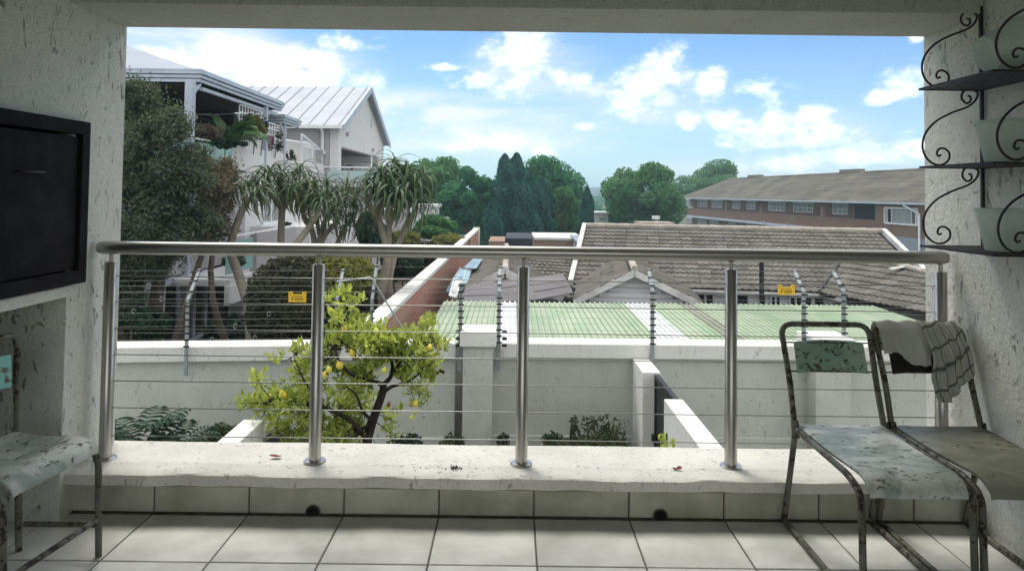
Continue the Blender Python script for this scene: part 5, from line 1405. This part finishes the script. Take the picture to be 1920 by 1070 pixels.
tree(1160, 395, 80, 34, 48, 'smaller green tree at the left foot of the big round tree', 'leaf_far_light', 8000, .38, 18)
tree(1348, 350, 125, 84, 46, 'tree crown showing above the roof end of the apartments', 'leaf_far_light', 12000, .55, 26)
tree(1270, 370, 122, 34, 30, 'small tree beside the far end of the apartments', 'leaf_far_light', 6000, .5, 16)
conifer(947, 290, 54, 24, 'slender dark conifer, leftmost of the tight group', 8000)
conifer(969, 288, 57, 26, 'slender dark conifer, second from the left of the tight group', 8000)
conifer(991, 326, 52, 26, 'dark conifer with a lower tip in the middle of the group', 8000)
conifer(1015, 334, 55, 25, 'dark conifer, rightmost of the tight group', 8000)
conifer(1101, 352, 58, 13, 'lone narrow cypress in front of the hill gap', 6000)
conifer(925, 372, 50, 17, 'short dark conifer at the left foot of the group', 6000)
for i, (px, Y, h, w) in enumerate([(870, 66, 395, 30), (905, 70, 400, 30), (955, 70, 392, 34), (1000, 72, 392, 34), (1045, 68, 398, 30), (1080, 70, 402, 28), (1150, 90, 398, 30), (1200, 92, 395, 34), (1250, 95, 392, 30), (1120, 110, 392, 40)]):
    tree(px, h + 28, Y, w, 34, 'low dark bush ' + ['left of the conifer group behind the end of the brick wall', 'directly left of the shortest conifer', 'at the foot of the two tallest conifers', 'at the foot of the right conifers', 'under the tall rounded tree', 'between the tall rounded tree and the lone cypress', 'left under the big round tree', 'under the middle of the big round tree', 'right under the big round tree beside the apartments', 'in the gap below the hill, right of the lone cypress'][i], 'leaf_far', 3500, .36, 10, name='bush', trunk=False, group='low bushes at the foot of the far trees', lob=(.35, .55))
# distant wooded belt towards the hill
P, N_ = [], []
for k in range(70):
    x = -330 + 660 * k / 69 + random.uniform(-3, 3); y = 320 + random.uniform(-60, 60); r = random.uniform(5, 8)
    p, q = lobes_points((x, y, -1.5), (r, r, 3.6), 420, 8, .4, .7, (.35, .55)); P.append(p); N_.append(q)
tag(foliage('far_wood', np.concatenate(P), np.concatenate(N_), 1.5, 'leaf_far', None, 1.6), kind='stuff')
# mid bushes left of the brick wall
def bush(px, py, Y, rpx, rpy, mat, label, n=6000, size=.13, m=16, zb=-1.95, name='bush', cat='bush', group=None, lob=(.3, .5), asp=1.8):
    c = at(px, py, Y); rx = rpx * Y / F; rz = rpy * Y / F
    t = thing(name, (c.x, Y, zb), label, cat, group)
    mb = MB()
    for k in range(5):
        a = random.uniform(0, 6.28); branch(mb, (c.x + .1 * math.cos(a), Y + .1 * math.sin(a), zb), (c.x + .6 * rx * math.cos(a), Y + .6 * rx * math.sin(a), c.z + random.uniform(-.2, .4) * rz), .04, .012, .1, 5, 5)
    part('stem', mb, 'bark', t, smooth=True)
    P, N_ = lobes_points((c.x, Y, c.z), (rx, rx, rz), n, m, .5, .75, lob)
    foliage('foliage', P, N_, size, mat, t, asp, .9)
    return t
bush(812, 428, 34, 42, 26, 'leaf_far_light', 'rounded green bush beside the white flat roofed house', 8000, .2)
bush(762, 452, 28, 34, 20, 'leaf_yellow', 'yellow green bush between the aloe trunks and the brick wall', 5000, .16)
bush(846, 452, 30, 40, 16, 'leaf_yellow', 'low yellow green shrub against the end of the brick wall', 4500, .16)
bush(745, 505, 19, 44, 34, 'leaf_dark', 'dark bush behind the aloe trunks', 7000, .12)
bush(790, 478, 24, 44, 26, 'leaf_hedge', 'dull green bush along the brick wall', 6000, .14)
bush(700, 432, 22, 34, 42, 'leaf_dark', 'dark leafy bush behind the forked aloe', 7000, .15)
bush(655, 560, 13.5, 40, 45, 'leaf_dark', 'dark bush below the small aloe', 6000, .09)
bush(450, 620, 14.5, 70, 34, 'leaf_dark', 'dark low planting in front of the glazed doors', 6000, .10)

# ------------------------------------------------------------------ big grey green shrub at the left
def lobed(name, loc, label, cat, lobes, mat, size, stems, asp=2.6, bark='bark', jit=1.0, droop=.2):
    t = thing(name, loc, label, cat)
    mb = MB()
    for (a, b, r0_, r1_) in stems: branch(mb, a, b, r0_, r1_, .1, 7, 7)
    part('trunk', mb, bark, t, smooth=True)
    Ps, Ns = [], []
    for (px, py, Y, rx, rz, n) in lobes:
        c = at(px, py, Y); p, q = lobes_points((c.x, Y, c.z), (rx * Y / F, rx * Y / F * .8, rz * Y / F), n, 46, .9, .88, (.10, .30)); p = p + rng.normal(size=p.shape) * .035 + (rng.random(len(p)) ** 6)[:, None] * q * .28; Ps.append(p); Ns.append(q)
    foliage('crown', np.concatenate(Ps), np.concatenate(Ns), size, mat, t, asp, jit, droop)
    return t
lobed('tea_tree', (-7.0, 13.0, -1.95), 'huge feathery grey green tree crowding the left edge of the opening', 'tree',
      [(255, 210, 13, 45, 70, 9000), (300, 290, 12.6, 85, 90, 24000), (318, 350, 12.4, 74, 60, 15000), (240, 380, 12.6, 90, 120, 18000), (305, 430, 12.4, 84, 66, 15000), (250, 480, 12.6, 80, 60, 9000), (378, 425, 12.6, 38, 38, 3500), (200, 250, 13, 70, 130, 9000), (215, 545, 12.6, 60, 70, 7000)],
      'leaf_grey', .085, [((-6.6, 13.2, -2), (-6.3, 13, 2.2), .16, .06), ((-6.0, 12.8, -2), (-5.2, 12.5, .6), .11, .04), ((-6.9, 13, -1.5), (-7.4, 13, 1.4), .1, .03)], 3.2)
lobed('brown_shrub', (-4.9, 13.2, -1.95), 'brownish seeding shrub below the glass balustrade', 'shrub',
      [(385, 335, 13.4, 36, 40, 5500), (402, 372, 13.2, 34, 46, 5500), (425, 322, 13.6, 26, 26, 1500), (410, 420, 13.2, 26, 32, 2400)], 'leaf_brown', .085,
      [((-4.9, 13.3, -2), (-5.2, 13.3, 1.2), .08, .03)], 3.0)
bush(270, 610, 11.5, 45, 38, 'leaf_dark', 'dark green clipped bush at the far left behind the wall', 6000, .07)
# ------------------------------------------------------------------ round clipped hedge with yellow top
hd = thing('round_hedge', (-3.2, 12.2, -1.95), 'large dome of clipped dark hedge with yellow green new growth on top', 'hedge')
part('stem', branch.__call__ and (lambda mb: (branch(mb, (-3.2, 12.3, -2), (-3.1, 12.3, -.6), .12, .06, .05), mb)[1])(MB()), 'dark_bark', hd)
def dome(px, py, Y, rx, rz, n, sh=.16):
    c = at(px, py, Y); d = rng.normal(size=(n, 3)); d /= np.linalg.norm(d, axis=1)[:, None]
    a = np.arctan2(d[:, 1], d[:, 0]); e = np.arcsin(d[:, 2])
    lump = 1 + .035 * np.sin(a * 7 + e * 5) + .03 * np.sin(a * 13 - e * 9) + .02 * np.sin(e * 23 + a * 3)
    sq = (np.abs(d) ** 2.6).sum(1) ** (-1 / 2.6)
    P = d * sq[:, None] * lump[:, None] * (1 - sh * rng.random(n) ** 1.5)[:, None] * np.array([rx * Y / F, rx * Y / F * .8, rz * Y / F]) + np.array([c.x, Y, c.z])
    return P, d
P, q = dome(562, 572, 12.2, 92, 88, 26000); foliage('foliage', P, q, .075, 'leaf_hedge', hd, 1.9, .8)
P, q = dome(638, 580, 12.6, 66, 92, 12000); foliage('foliage', P, q, .075, 'leaf_hedge', hd, 1.9, .8)
P, q = dome(636, 538, 12.2, 72, 58, 14000); k = (P[:, 2] > at(620, 540, 12.3).z + .12 * np.sin(P[:, 0] * 5)) ; foliage('new_growth', P[k], q[k], .075, 'leaf_yellow', hd, 1.9, .9)['label'] = 'yellow green new growth'

# ------------------------------------------------------------------ aloe trees
def aloe_leaf_mesh(L, w, droop, seed):
    rr_ = random.Random(seed); n = 7; V_ = []
    x = z = 0.0; ang = R(54)
    for i in range(n + 1):
        t = i / n; ww = w * (1 - t ** 1.6) * (.55 + .45 * min(1, t * 5)) + .002
        V_ += [(x, -ww / 2, z + ww * .22), (x, 0, z), (x, ww / 2, z + ww * .22)]
        x += L / n * math.cos(ang); z += L / n * math.sin(ang); ang -= droop * (1.3 - .6 * t) / n
    fs = []
    for i in range(n):
        a = 3 * i; fs += [(a, a + 1, a + 4, a + 3), (a + 1, a + 2, a + 5, a + 4)]
    me = bpy.data.meshes.new('leaf'); me.from_pydata(V_, [], fs); me.polygons.foreach_set('use_smooth', [True] * len(fs)); return me
AL_ = [aloe_leaf_mesh(.82, .047, R(150 + 12 * k), k) for k in range(5)]
for m_ in AL_: m_.materials.append(MAT['leaf_aloe'])
AD_ = [aloe_leaf_mesh(.62, .050, R(215 + 12 * k), 9 + k) for k in range(3)]
for m_ in AD_: m_.materials.append(MAT['leaf_aloe_dry'])
def rosette(t, c, axis, s, n, dry):
    axis = Vector(axis).normalized()
    Q = Vector((0, 0, 1)).rotation_difference(axis).to_matrix().to_4x4()
    for k in range(n + dry):
        isd = k >= n
        a = k * 2.39996 + random.uniform(-.2, .2); f = k / n if not isd else 1
        tilt = R(-16 + 66 * f ** .9 + random.uniform(-8, 8)) if not isd else R(48 + random.uniform(-12, 20))
        m4 = Matrix.Translation(Vector(c) - axis * (.10 * f + (.10 if isd else 0)) * s) @ Q @ Matrix.Rotation(a, 4, 'Z') @ Matrix.Rotation(tilt, 4, 'Y') @ Matrix.Scale(s * random.uniform(.85, 1.12), 4)
        inst('leaf', random.choice(AD_ if isd else AL_), t, m4)
def aloe(label, base, forks, heads, Y, s=1.0, n=28, dry=3, r0_=.13):
    """forks: list of polylines in (px, py, dy) of trunk limbs; heads: (px, py, dy, scale)"""
    b = at(base[0], base[1], Y)
    t = thing('aloe_tree', (b.x, Y, -1.95), label, 'tree', 'tree aloes between the wall and the white house')
    mb = MB()
    for (pts, ra, rb) in forks:
        P_ = [at(px, py, Y + dy) for (px, py, dy) in pts]; C_ = catmull(P_, 4); ra *= .68; rb *= .8
        mb.tube(C_, [ra + (rb - ra) * i / (len(C_) - 1) for i in range(len(C_))], 9)
    part('trunk', mb, 'aloe_bark', t, smooth=True)
    for (px, py, dy, sc_) in heads:
        c = at(px, py, Y + dy); b2 = MB()
        ax = Vector((random.uniform(-.25, .25) + (px - base[0]) * .001, random.uniform(-.25, .25), 1))
        rosette(t, c, ax, s * sc_, n, dry)
aloe('tree aloe with a V shaped trunk in front of the balcony, leftmost', (470, 650), 
     [([(472, 700, 0), (471, 640, 0), (466, 575, 0), (446, 510, 0), (432, 465, 0), (446, 415, 0), (464, 372, 0)], .17, .07),
      ([(474, 640, 0), (496, 560, 0), (522, 500, .1), (552, 462, .2), (580, 425, .3), (598, 398, .3)], .13, .06),
      ([(446, 415, 0), (462, 385, .1), (482, 350, .2)], .07, .05)],
     [(468, 352, 0, 1.0), (500, 330, .3, 1.05), (440, 345, .4, .9), (485, 365, -.3, .9), (600, 375, .3, 1.0), (575, 350, .5, .95)], 13.4, 1.0)
aloe('tree aloe with a straight grey trunk in front of the lit window', (528, 470),
     [([(524, 640, 0), (526, 520, 0), (527, 440, 0), (529, 385, 0), (529, 345, 0)], .11, .075), ([(528, 400, 0), (545, 372, .2), (562, 340, .3)], .06, .05), ([(528, 395, 0), (512, 368, -.1), (506, 340, -.1)], .06, .05)],
     [(530, 335, 0, 1.05), (560, 322, .3, 1.05), (506, 322, -.1, 1.0), (548, 358, -.3, .9)], 14.2, 1.0)
aloe('dense many headed tree aloe in the middle of the group', (600, 480),
     [([(590, 640, 0), (588, 520, 0), (590, 470, 0), (586, 435, 0), (570, 405, 0), (566, 375, 0)], .12, .05), ([(590, 470, 0), (606, 430, 0), (612, 395, .1)], .09, .05), ([(592, 480, 0), (610, 440, -.2), (628, 420, -.2), (640, 392, -.1)], .08, .05), ([(606, 560, .2), (624, 480, .2), (645, 430, .2), (662, 400, .2)], .1, .05), ([(598, 440, 0), (594, 400, .2), (590, 365, .3)], .06, .05)],
     [(566, 362, 0, .95), (590, 348, .3, 1.0), (615, 370, .1, 1.0), (640, 375, -.1, 1.05), (662, 382, .2, 1.0), (612, 345, .5, .95), (650, 352, .5, .9), (625, 400, -.4, .95), (655, 418, -.2, .85), (590, 388, -.3, .9)], 15.0, 1.0, n=27)
aloe('largest tree aloe, with pale forked trunks beside the brick wall', (712, 600),
     [([(700, 690, 0), (704, 620, 0), (716, 540, 0), (727, 480, 0), (719, 440, 0), (710, 412, 0), (696, 390, 0), (691, 368, 0)], .17, .055), ([(722, 690, .2), (722, 600, .2), (730, 520, .1), (742, 470, 0), (756, 435, 0), (768, 405, 0)], .13, .06),
      ([(727, 480, 0), (730, 430, 0), (728, 400, 0), (724, 375, 0)], .09, .05), ([(731, 420, 0), (742, 395, .2), (752, 360, .3), (756, 340, .3)], .08, .05), ([(711, 415, 0), (716, 390, -.1), (716, 360, -.1)], .06, .05)],
     [(716, 325, -.1, 1.15), (690, 345, 0, 1.0), (735, 345, .4, 1.05), (757, 325, .3, 1.2), (775, 350, 0, 1.15), (792, 330, .4, 1.0), (745, 365, -.4, 1.1), (715, 365, -.3, 1.0), (780, 385, -.2, 1.0), (740, 308, .5, .95)], 14.6, 1.12, n=27)

# ------------------------------------------------------------------ terrace plants
def big_leaf(L, w, droop, seed):
    rr_ = random.Random(seed); n = 9; V_ = []; x = z = 0; ang = R(70)
    for i in range(n + 1):
        t = i / n; ww = w * (math.sin(math.pi * min(1, t * .86 + .14)) ** .75) if t > .12 else .03
        rip = .03 * math.sin(i * 2.3 + seed)
        V_ += [(x, -ww / 2, z + ww * .18 + rip), (x, 0, z), (x, ww / 2, z + ww * .18 - rip)]
        x += L / n * math.cos(ang); z += L / n * math.sin(ang); ang -= droop / n
    fs = [f for i in range(n) for f in ((3*i, 3*i+1, 3*i+4, 3*i+3), (3*i+1, 3*i+2, 3*i+5, 3*i+4))]
    me = bpy.data.meshes.new('leaf'); me.from_pydata(V_, [], fs); me.materials.append(MAT['leaf_banana']); me.polygons.foreach_set('use_smooth', [True] * len(fs)); return me
BL = [big_leaf(.95, .46, R(50 + 22 * k), k) for k in range(4)]
bn = thing('banana_plant', (-7.3, 18.6, 1.83), 'large leaved green plant spilling over the terrace glass balustrade', 'plant')
part('stem', MB().tube([(-7.25, 18.4, 1.83), (-7.15, 18.4, 2.6)], [.08, .05], 8), 'leaf_banana', bn)
for i in range(20):
    c = at(random.uniform(415, 455), random.uniform(245, 275), 18.2 + random.uniform(-.4, .5))
    inst('leaf', BL[i % 4], bn, Matrix.Translation(c) @ Matrix.Rotation(random.uniform(0, 6.28), 4, 'Z') @ Matrix.Rotation(R(random.uniform(-20, 50)), 4, 'Y') @ Matrix.Scale(random.uniform(.7, 1.1), 4))
def sprig(px, py, Y, rpx, rpy, mat, n, size, name, label, cat, zb=2.3, asp=1.8):
    c = at(px, py, Y); t = thing(name, (c.x, Y, zb), label, cat)
    part('stem', MB().tube([(c.x, Y, zb), (c.x + .05, Y, c.z)], .015, 5), 'bark', t)
    P, N_ = lobes_points((c.x, Y, c.z), (rpx * Y / F, .25, rpy * Y / F), n, 12, .7, .8, (.25, .45)); foliage('foliage', P, N_, size, mat, t, asp, 1.0)
    return t
sprig(476, 243, 19.3, 20, 30, 'leaf_yellow', 1500, .10, 'climber', 'yellow green climber on the white trellis', 'climber')
sprig(458, 238, 19.0, 16, 22, 'leaf_dark', 900, .10, 'climber', 'dark climber at the left end of the white trellis', 'climber')
sprig(490, 245, 19.9, 10, 30, 'leaf_dark', 500, .09, 'climber', 'thin dark climber beside the second canopy post', 'climber')
sprig(516, 262, 21.2, 18, 26, 'leaf_hedge', 500, .08, 'climber', 'sparse brown climber on the second trellis', 'climber')
bf = sprig(503, 266, 20.8, 6, 10, 'bract', 260, .09, 'flowering_climber', 'bright purple flower cluster on the second trellis', 'flowers')
sprig(395, 250, 17.0, 30, 16, 'leaf_brown', 1400, .12, 'terrace_shrub', 'brownish dry leaved shrub inside the terrace', 'shrub', 1.83)
sprig(420, 268, 17.0, 45, 10, 'leaf_dark', 1600, .12, 'terrace_shrub', 'dark foliage along the terrace handrail', 'shrub', 1.83)
sprig(545, 293, 23.5, 8, 16, 'leaf_hedge', 260, .10, 'terrace_shrub', 'small bare potted shrub on the parapet beside the thin post', 'shrub', 2.3)
sprig(535, 425 - 4, 19.6, 10, 5, 'leaf_dark', 350, .07, 'potted_plant', 'small dark plant on the lower balcony parapet', 'plant', .38)
sprig(440, 490, 15.5, 28, 14, 'leaf_grey', 900, .09, 'balcony_shrub', 'thin grey shrub hanging at the lower balcony', 'shrub', -.5)

# ------------------------------------------------------------------ lemon tree
lt_ = thing('lemon_tree', (-1.55, 7.6, -2.5), 'lemon tree with bright yellow green leaves, dark trunk and ripe lemons', 'tree')
YL = 7.6
mb = MB()
def limb(pts, ra, rb, n=7):
    P_ = catmull([at(px, py, YL + dy) for (px, py, dy) in pts], 4); mb.tube(P_, [ra + (rb - ra) * i / (len(P_) - 1) for i in range(len(P_))], n); return P_
limbs = []
limbs += limb([(684, 900, 0), (686, 840, 0), (695, 800, 0), (707, 765, 0), (718, 732, 0), (717, 718, 0)], .055, .036, 9)
limbs += limb([(717, 722, 0), (728, 712, 0), (736, 695, 0), (732, 655, .1), (735, 630, .1)], .030, .008)
limbs += limb([(717, 722, 0), (705, 716, -.1), (680, 712, -.2), (655, 700, -.3), (635, 680, -.3)], .026, .008)
limbs += limb([(719, 735, 0), (735, 724, .1), (762, 716, .2), (785, 700, .2), (805, 670, .2)], .024, .006)
limbs += limb([(700, 790, 0), (680, 770, -.2), (668, 740, -.3), (650, 725, -.3)], .02, .006)
limbs += limb([(690, 830, 0), (660, 790, -.2), (610, 765, -.3), (560, 755, -.4), (510, 745, -.4)], .03, .006)
limbs += limb([(655, 700, -.3), (630, 660, -.2), (640, 600, -.1), (650, 560, 0)], .012, .004)
limbs += limb([(735, 700, 0), (750, 680, -.2), (775, 660, -.2), (800, 640, -.1)], .015, .004)
limbs += limb([(610, 765, -.3), (580, 730, -.4), (560, 690, -.4), (550, 665, -.3)], .013, .004)
part('trunk', mb, 'dark_bark', lt_, smooth=True)
LL = [(650, 560, 16, 26, 55), (620, 552, 12, 10, 20), (655, 612, 30, 28, 120), (700, 630, 42, 30, 170), (750, 645, 45, 36, 210), (795, 650, 38, 40, 170), (812, 600, 12, 16, 22), (820, 680, 20, 28, 60), (640, 650, 48, 34, 190), (600, 680, 34, 34, 90), (720, 660, 50, 30, 190), (660, 700, 44, 28, 130), (770, 700, 40, 26, 120),
      (565, 690, 22, 44, 60), (555, 655, 14, 10, 18), (520, 730, 48, 30, 150), (480, 755, 24, 22, 45), (580, 745, 44, 34, 150), (640, 750, 40, 34, 90), (665, 765, 14, 10, 12), (560, 800, 40, 24, 50), (620, 805, 48, 28, 190), (660, 790, 28, 26, 70), (672, 800, 14, 20, 30), (515, 800, 30, 16, 30), (785, 735, 20, 18, 26), (570, 830, 20, 8, 18), (738, 790, 14, 24, 26)]
tw_ = MB(); pts = []
LB = [Vector(p) for p in limbs]
for (px, py, rx, ry, n) in LL:
    cc_ = at(px, py, YL); dep = random.uniform(-.35, .25)
    near = min(LB, key=lambda q: (q - cc_).length)
    c0 = Vector((cc_.x, YL + dep, cc_.z))
    for k in range(max(3, n // 10)):
        e = c0 + Vector((random.gauss(0, .5) * rx / F * YL, random.gauss(0, .22), random.gauss(0, .5) * ry / F * YL))
        bpts = branch(tw_, near + Vector((random.uniform(-.05, .05),) * 3), e, .006, .0022, .16, 6, 4)
        # leaves grow in tufts along the outer half of each twig
        for q in range(max(5, int(n / max(3, n // 10) * 2.35))):
            t = random.uniform(.55, 1.08); i0 = min(5, int(t * 6)); p = bpts[i0].lerp(bpts[i0 + 1], t * 6 - i0) if t <= 1 else bpts[-1]
            pts.append((p + Vector((random.gauss(0, .035), random.gauss(0, .035), random.gauss(0, .03))), (bpts[-1] - bpts[-2]).normalized()))
part('twigs', tw_, 'dark_bark', lt_, kind='stuff')
def lemon_leaf(seed, L=.07, w=.032):
    n = 5; V_ = []
    for i in range(n + 1):
        t = i / n; ww = w * math.sin(math.pi * (t * .93 + .035)) ** .8; z = -.018 * (t * 2 - .6) ** 2 + .004 * math.sin(seed + i)
        V_ += [(t * L, -ww / 2, z + ww * .22), (t * L, 0, z), (t * L, ww / 2, z + ww * .22)]
    fs = [f for i in range(n) for f in ((3*i, 3*i+1, 3*i+4, 3*i+3), (3*i+1, 3*i+2, 3*i+5, 3*i+4))]
    me = bpy.data.meshes.new('leaf'); me.from_pydata(V_, [], fs); me.materials.append(MAT['leaf_lemon']); me.polygons.foreach_set('use_smooth', [True] * len(fs)); return me
LM = [lemon_leaf(k, .055 + .010 * k, .026 + .005 * k) for k in range(4)]
pts.sort(key=lambda q: q[0].y)
lemP = []
big = []
for k, (p, d) in enumerate(pts):
    dd = (d * .6 + Vector((random.gauss(0, .6), random.gauss(0, .6), random.gauss(.25, .5)))).normalized()
    sd_ = dd.cross(Vector((random.gauss(0, .5), random.gauss(0, .5), 1))).normalized(); nn_ = dd.cross(sd_) * -1
    s_ = random.uniform(.65, 1.25)
    m4 = frame(p, dd, sd_, dd.cross(sd_)) @ Matrix.Scale(s_, 4)
    if k % max(1, len(pts) // 295) == 0 and len(big) < 300: inst('leaf', LM[k % 4], lt_, m4); big.append(1)
    else: lemP.append((k % 4, m4))
V_ = []; f_ = []; base_ = 0
LMv = [np.array([list(v.co) for v in m.vertices]) for m in LM]; LMf = np.array([list(p.vertices) for p in LM[0].polygons])
for (k, m4) in lemP:
    A = np.array(m4); V_.append(LMv[k] @ A[:3, :3].T + A[:3, 3]); f_.append(LMf + base_); base_ += len(LMv[k])
me = raw_mesh('foliage', np.concatenate(V_) - np.array(base_of(lt_)), np.concatenate(f_)); me.polygons.foreach_set('use_smooth', [True] * len(me.polygons))
tag(link('foliage', me, lt_, (0, 0, 0), 'leaf_lemon'), kind='stuff')
for (px, py, s_, mt_) in ((637, 685, 1.1, 'lemon_skin'), (617, 693, .9, 'lime_skin'), (607, 703, .95, 'lemon_skin'), (529, 738, .95, 'lemon_skin'), (533, 741, .9, 'lemon_skin'), (780, 756, .95, 'lemon_skin'), (806, 651, .8, 'lemon_skin'), (720, 694, .85, 'lime_skin'), (771, 782, .6, 'lime_skin'), (660, 662, .9, 'lemon_skin'), (646, 617, .9, 'lemon_skin'), (705, 621, .9, 'lime_skin'), (537, 773, .8, 'lime_skin'), (604, 821, .7, 'lemon_skin')):
    c = at(px, py, YL - .42 if py < 750 else YL - .3); r_ = .033 * s_
    a = Vector((random.uniform(-.5, .5), random.uniform(-.5, .5), 1)).normalized()
    part('lemon', MB().lathe(c, [(.004, -r_ * 1.3), (r_ * .45, -r_ * 1.05), (r_ * .85, -r_ * .55), (r_, 0), (r_ * .85, r_ * .55), (r_ * .45, r_ * 1.02), (.008, r_ * 1.28), (.003, r_ * 1.42)], 14, a), mt_, lt_, smooth=True)
for (px, py) in ((820, 699), (826, 695), (831, 697), (743, 677)): part('withered_fruit', MB().blob(at(px, py, YL - .1), .018, (8, 6)), 'dark_fruit', lt_, smooth=True)
part('dry_leaf', MB().blob(at(729, 758, YL - .2), (.02, .006, .028), (8, 5)), 'dry_leaf', lt_)

# ------------------------------------------------------------------ yard planting
def frond(mbx, c, az_, L, lift):
    """one pinnate cut leaf as lobes around a rib"""
    d = Vector((math.cos(az_), math.sin(az_), 0)); s = Vector((-d.y, d.x, 0)); rib = []
    for i in range(9):
        t = i / 8; rib.append(Vector(c) + d * (L * t) + Vector((0, 0, lift * t * L - .55 * L * t * t)))
    for i in range(1, 8):
        t = i / 8; w = L * .42 * math.sin(math.pi * (t * .8 + .15))
        for sg in (-1, 1):
            tip = rib[i] + s * sg * w + d * w * .55 - Vector((0, 0, .18 * w)); e = (rib[min(8, i + 1)] - rib[i]) * .42
            mid = rib[i].lerp(tip, .55) + Vector((0, 0, .02))
            mbx.add([rib[i] - e * .7, rib[i] + e, mid + e * 1.0, tip, mid - e * .6], [(0, 1, 2, 3, 4)])
def fern_plant(px, py, Y, n, L, label, zb=-2.5):
    c = at(px, py, Y); t = thing('philodendron', (c.x, Y, zb), label, 'plant', 'dark deep cut plants at the foot of the wall')
    part('stem', MB().tube([(c.x, Y, zb), (c.x, Y, c.z - .1)], .04, 6), 'dark_bark', t)
    for k in range(n):
        mbx = MB(); a = k * 2.4 + random.uniform(-.3, .3); cc_ = (c.x + .1 * math.cos(a), Y + .1 * math.sin(a), c.z + random.uniform(-.15, .1)); frond(mbx, cc_, a, L * random.uniform(.8, 1.15), random.uniform(.5, 1.1)); part('leaf', mbx, 'leaf_dark', t)
fern_plant(250, 822, 8.3, 16, .46, 'dark deep cut plant at the left foot of the wall, tallest of the two')
fern_plant(335, 828, 8.5, 13, .40, 'dark deep cut plant to the right of its taller neighbour')
fern_plant(292, 850, 8.0, 12, .42, 'dark deep cut plant in front of the other two')
for (px, py, Y, rx, ry, n, lab) in ((415, 815, 9.0, 34, 16, 900, 'low green weeds at the wall foot left of the lemon tree'), (1120, 828, 9.6, 60, 18, 1400, 'low green bush at the wall foot beside the gate pier'), (1130, 800, 9.7, 45, 26, 420, 'wispy shoots above the low bush beside the gate pier'), (945, 828, 9.7, 16, 14, 260, 'small weed at the wall foot right of the pillar'), (850, 828, 9.6, 24, 14, 320, 'small weed at the wall foot left of the pillar'), (1040, 825, 9.7, 30, 14, 380, 'scattered weed at the wall foot in the middle'), (1075, 795, 9.8, 10, 22, 60, 'thin tall weed against the wall'), (760, 835, 8.6, 40, 18, 700, 'dark weeds under the lemon tree')):
    bush(px, py, Y, rx, ry, 'leaf_weed' if 'dark' not in lab else 'leaf_dark', lab, n, .055, 14, zb=-2.5, name='weed', cat='weed')
pl_ = thing('pot_plant', (1.55, 6.6, -2.5), 'young plant with drooping oval leaves beside the white yard wall', 'plant')
c = at(1250, 845, 6.6)
part('stem', MB().tube([(c.x, 6.6, -2.5), (c.x, 6.6, at(1250, 812, 6.6).z)], .008, 6), 'leaf_weed', pl_)
for k in range(13):
    p = at(1250 + random.uniform(-10, 16), random.uniform(806, 838), 6.6); a = random.uniform(0, 6.28)
    me = BL[0]
    o = inst('leaf', LM[k % 4], pl_, Matrix.Translation(p) @ Matrix.Rotation(a, 4, 'Z') @ Matrix.Rotation(R(random.uniform(20, 70)), 4, 'Y') @ Matrix.Scale(1.1, 4))

# ------------------------------------------------------------------ air
mt, N, out = newmat('haze_air')
vp_ = N.n('ShaderNodeVolumePrincipled'); vp_.inputs['Color'].default_value = (0.62, 0.86, 1.0, 1); vp_.inputs['Density'].default_value = 0.0009; vp_.inputs['Anisotropy'].default_value = 0.2
N.t.links.new(vp_.outputs[0], out.inputs[1])
hz = part('haze', MB().box(-2250, 2250, -60, 2750, -4.8, 30), 'haze_air', loc=(0, 0, 0)); hz['kind'] = 'stuff'
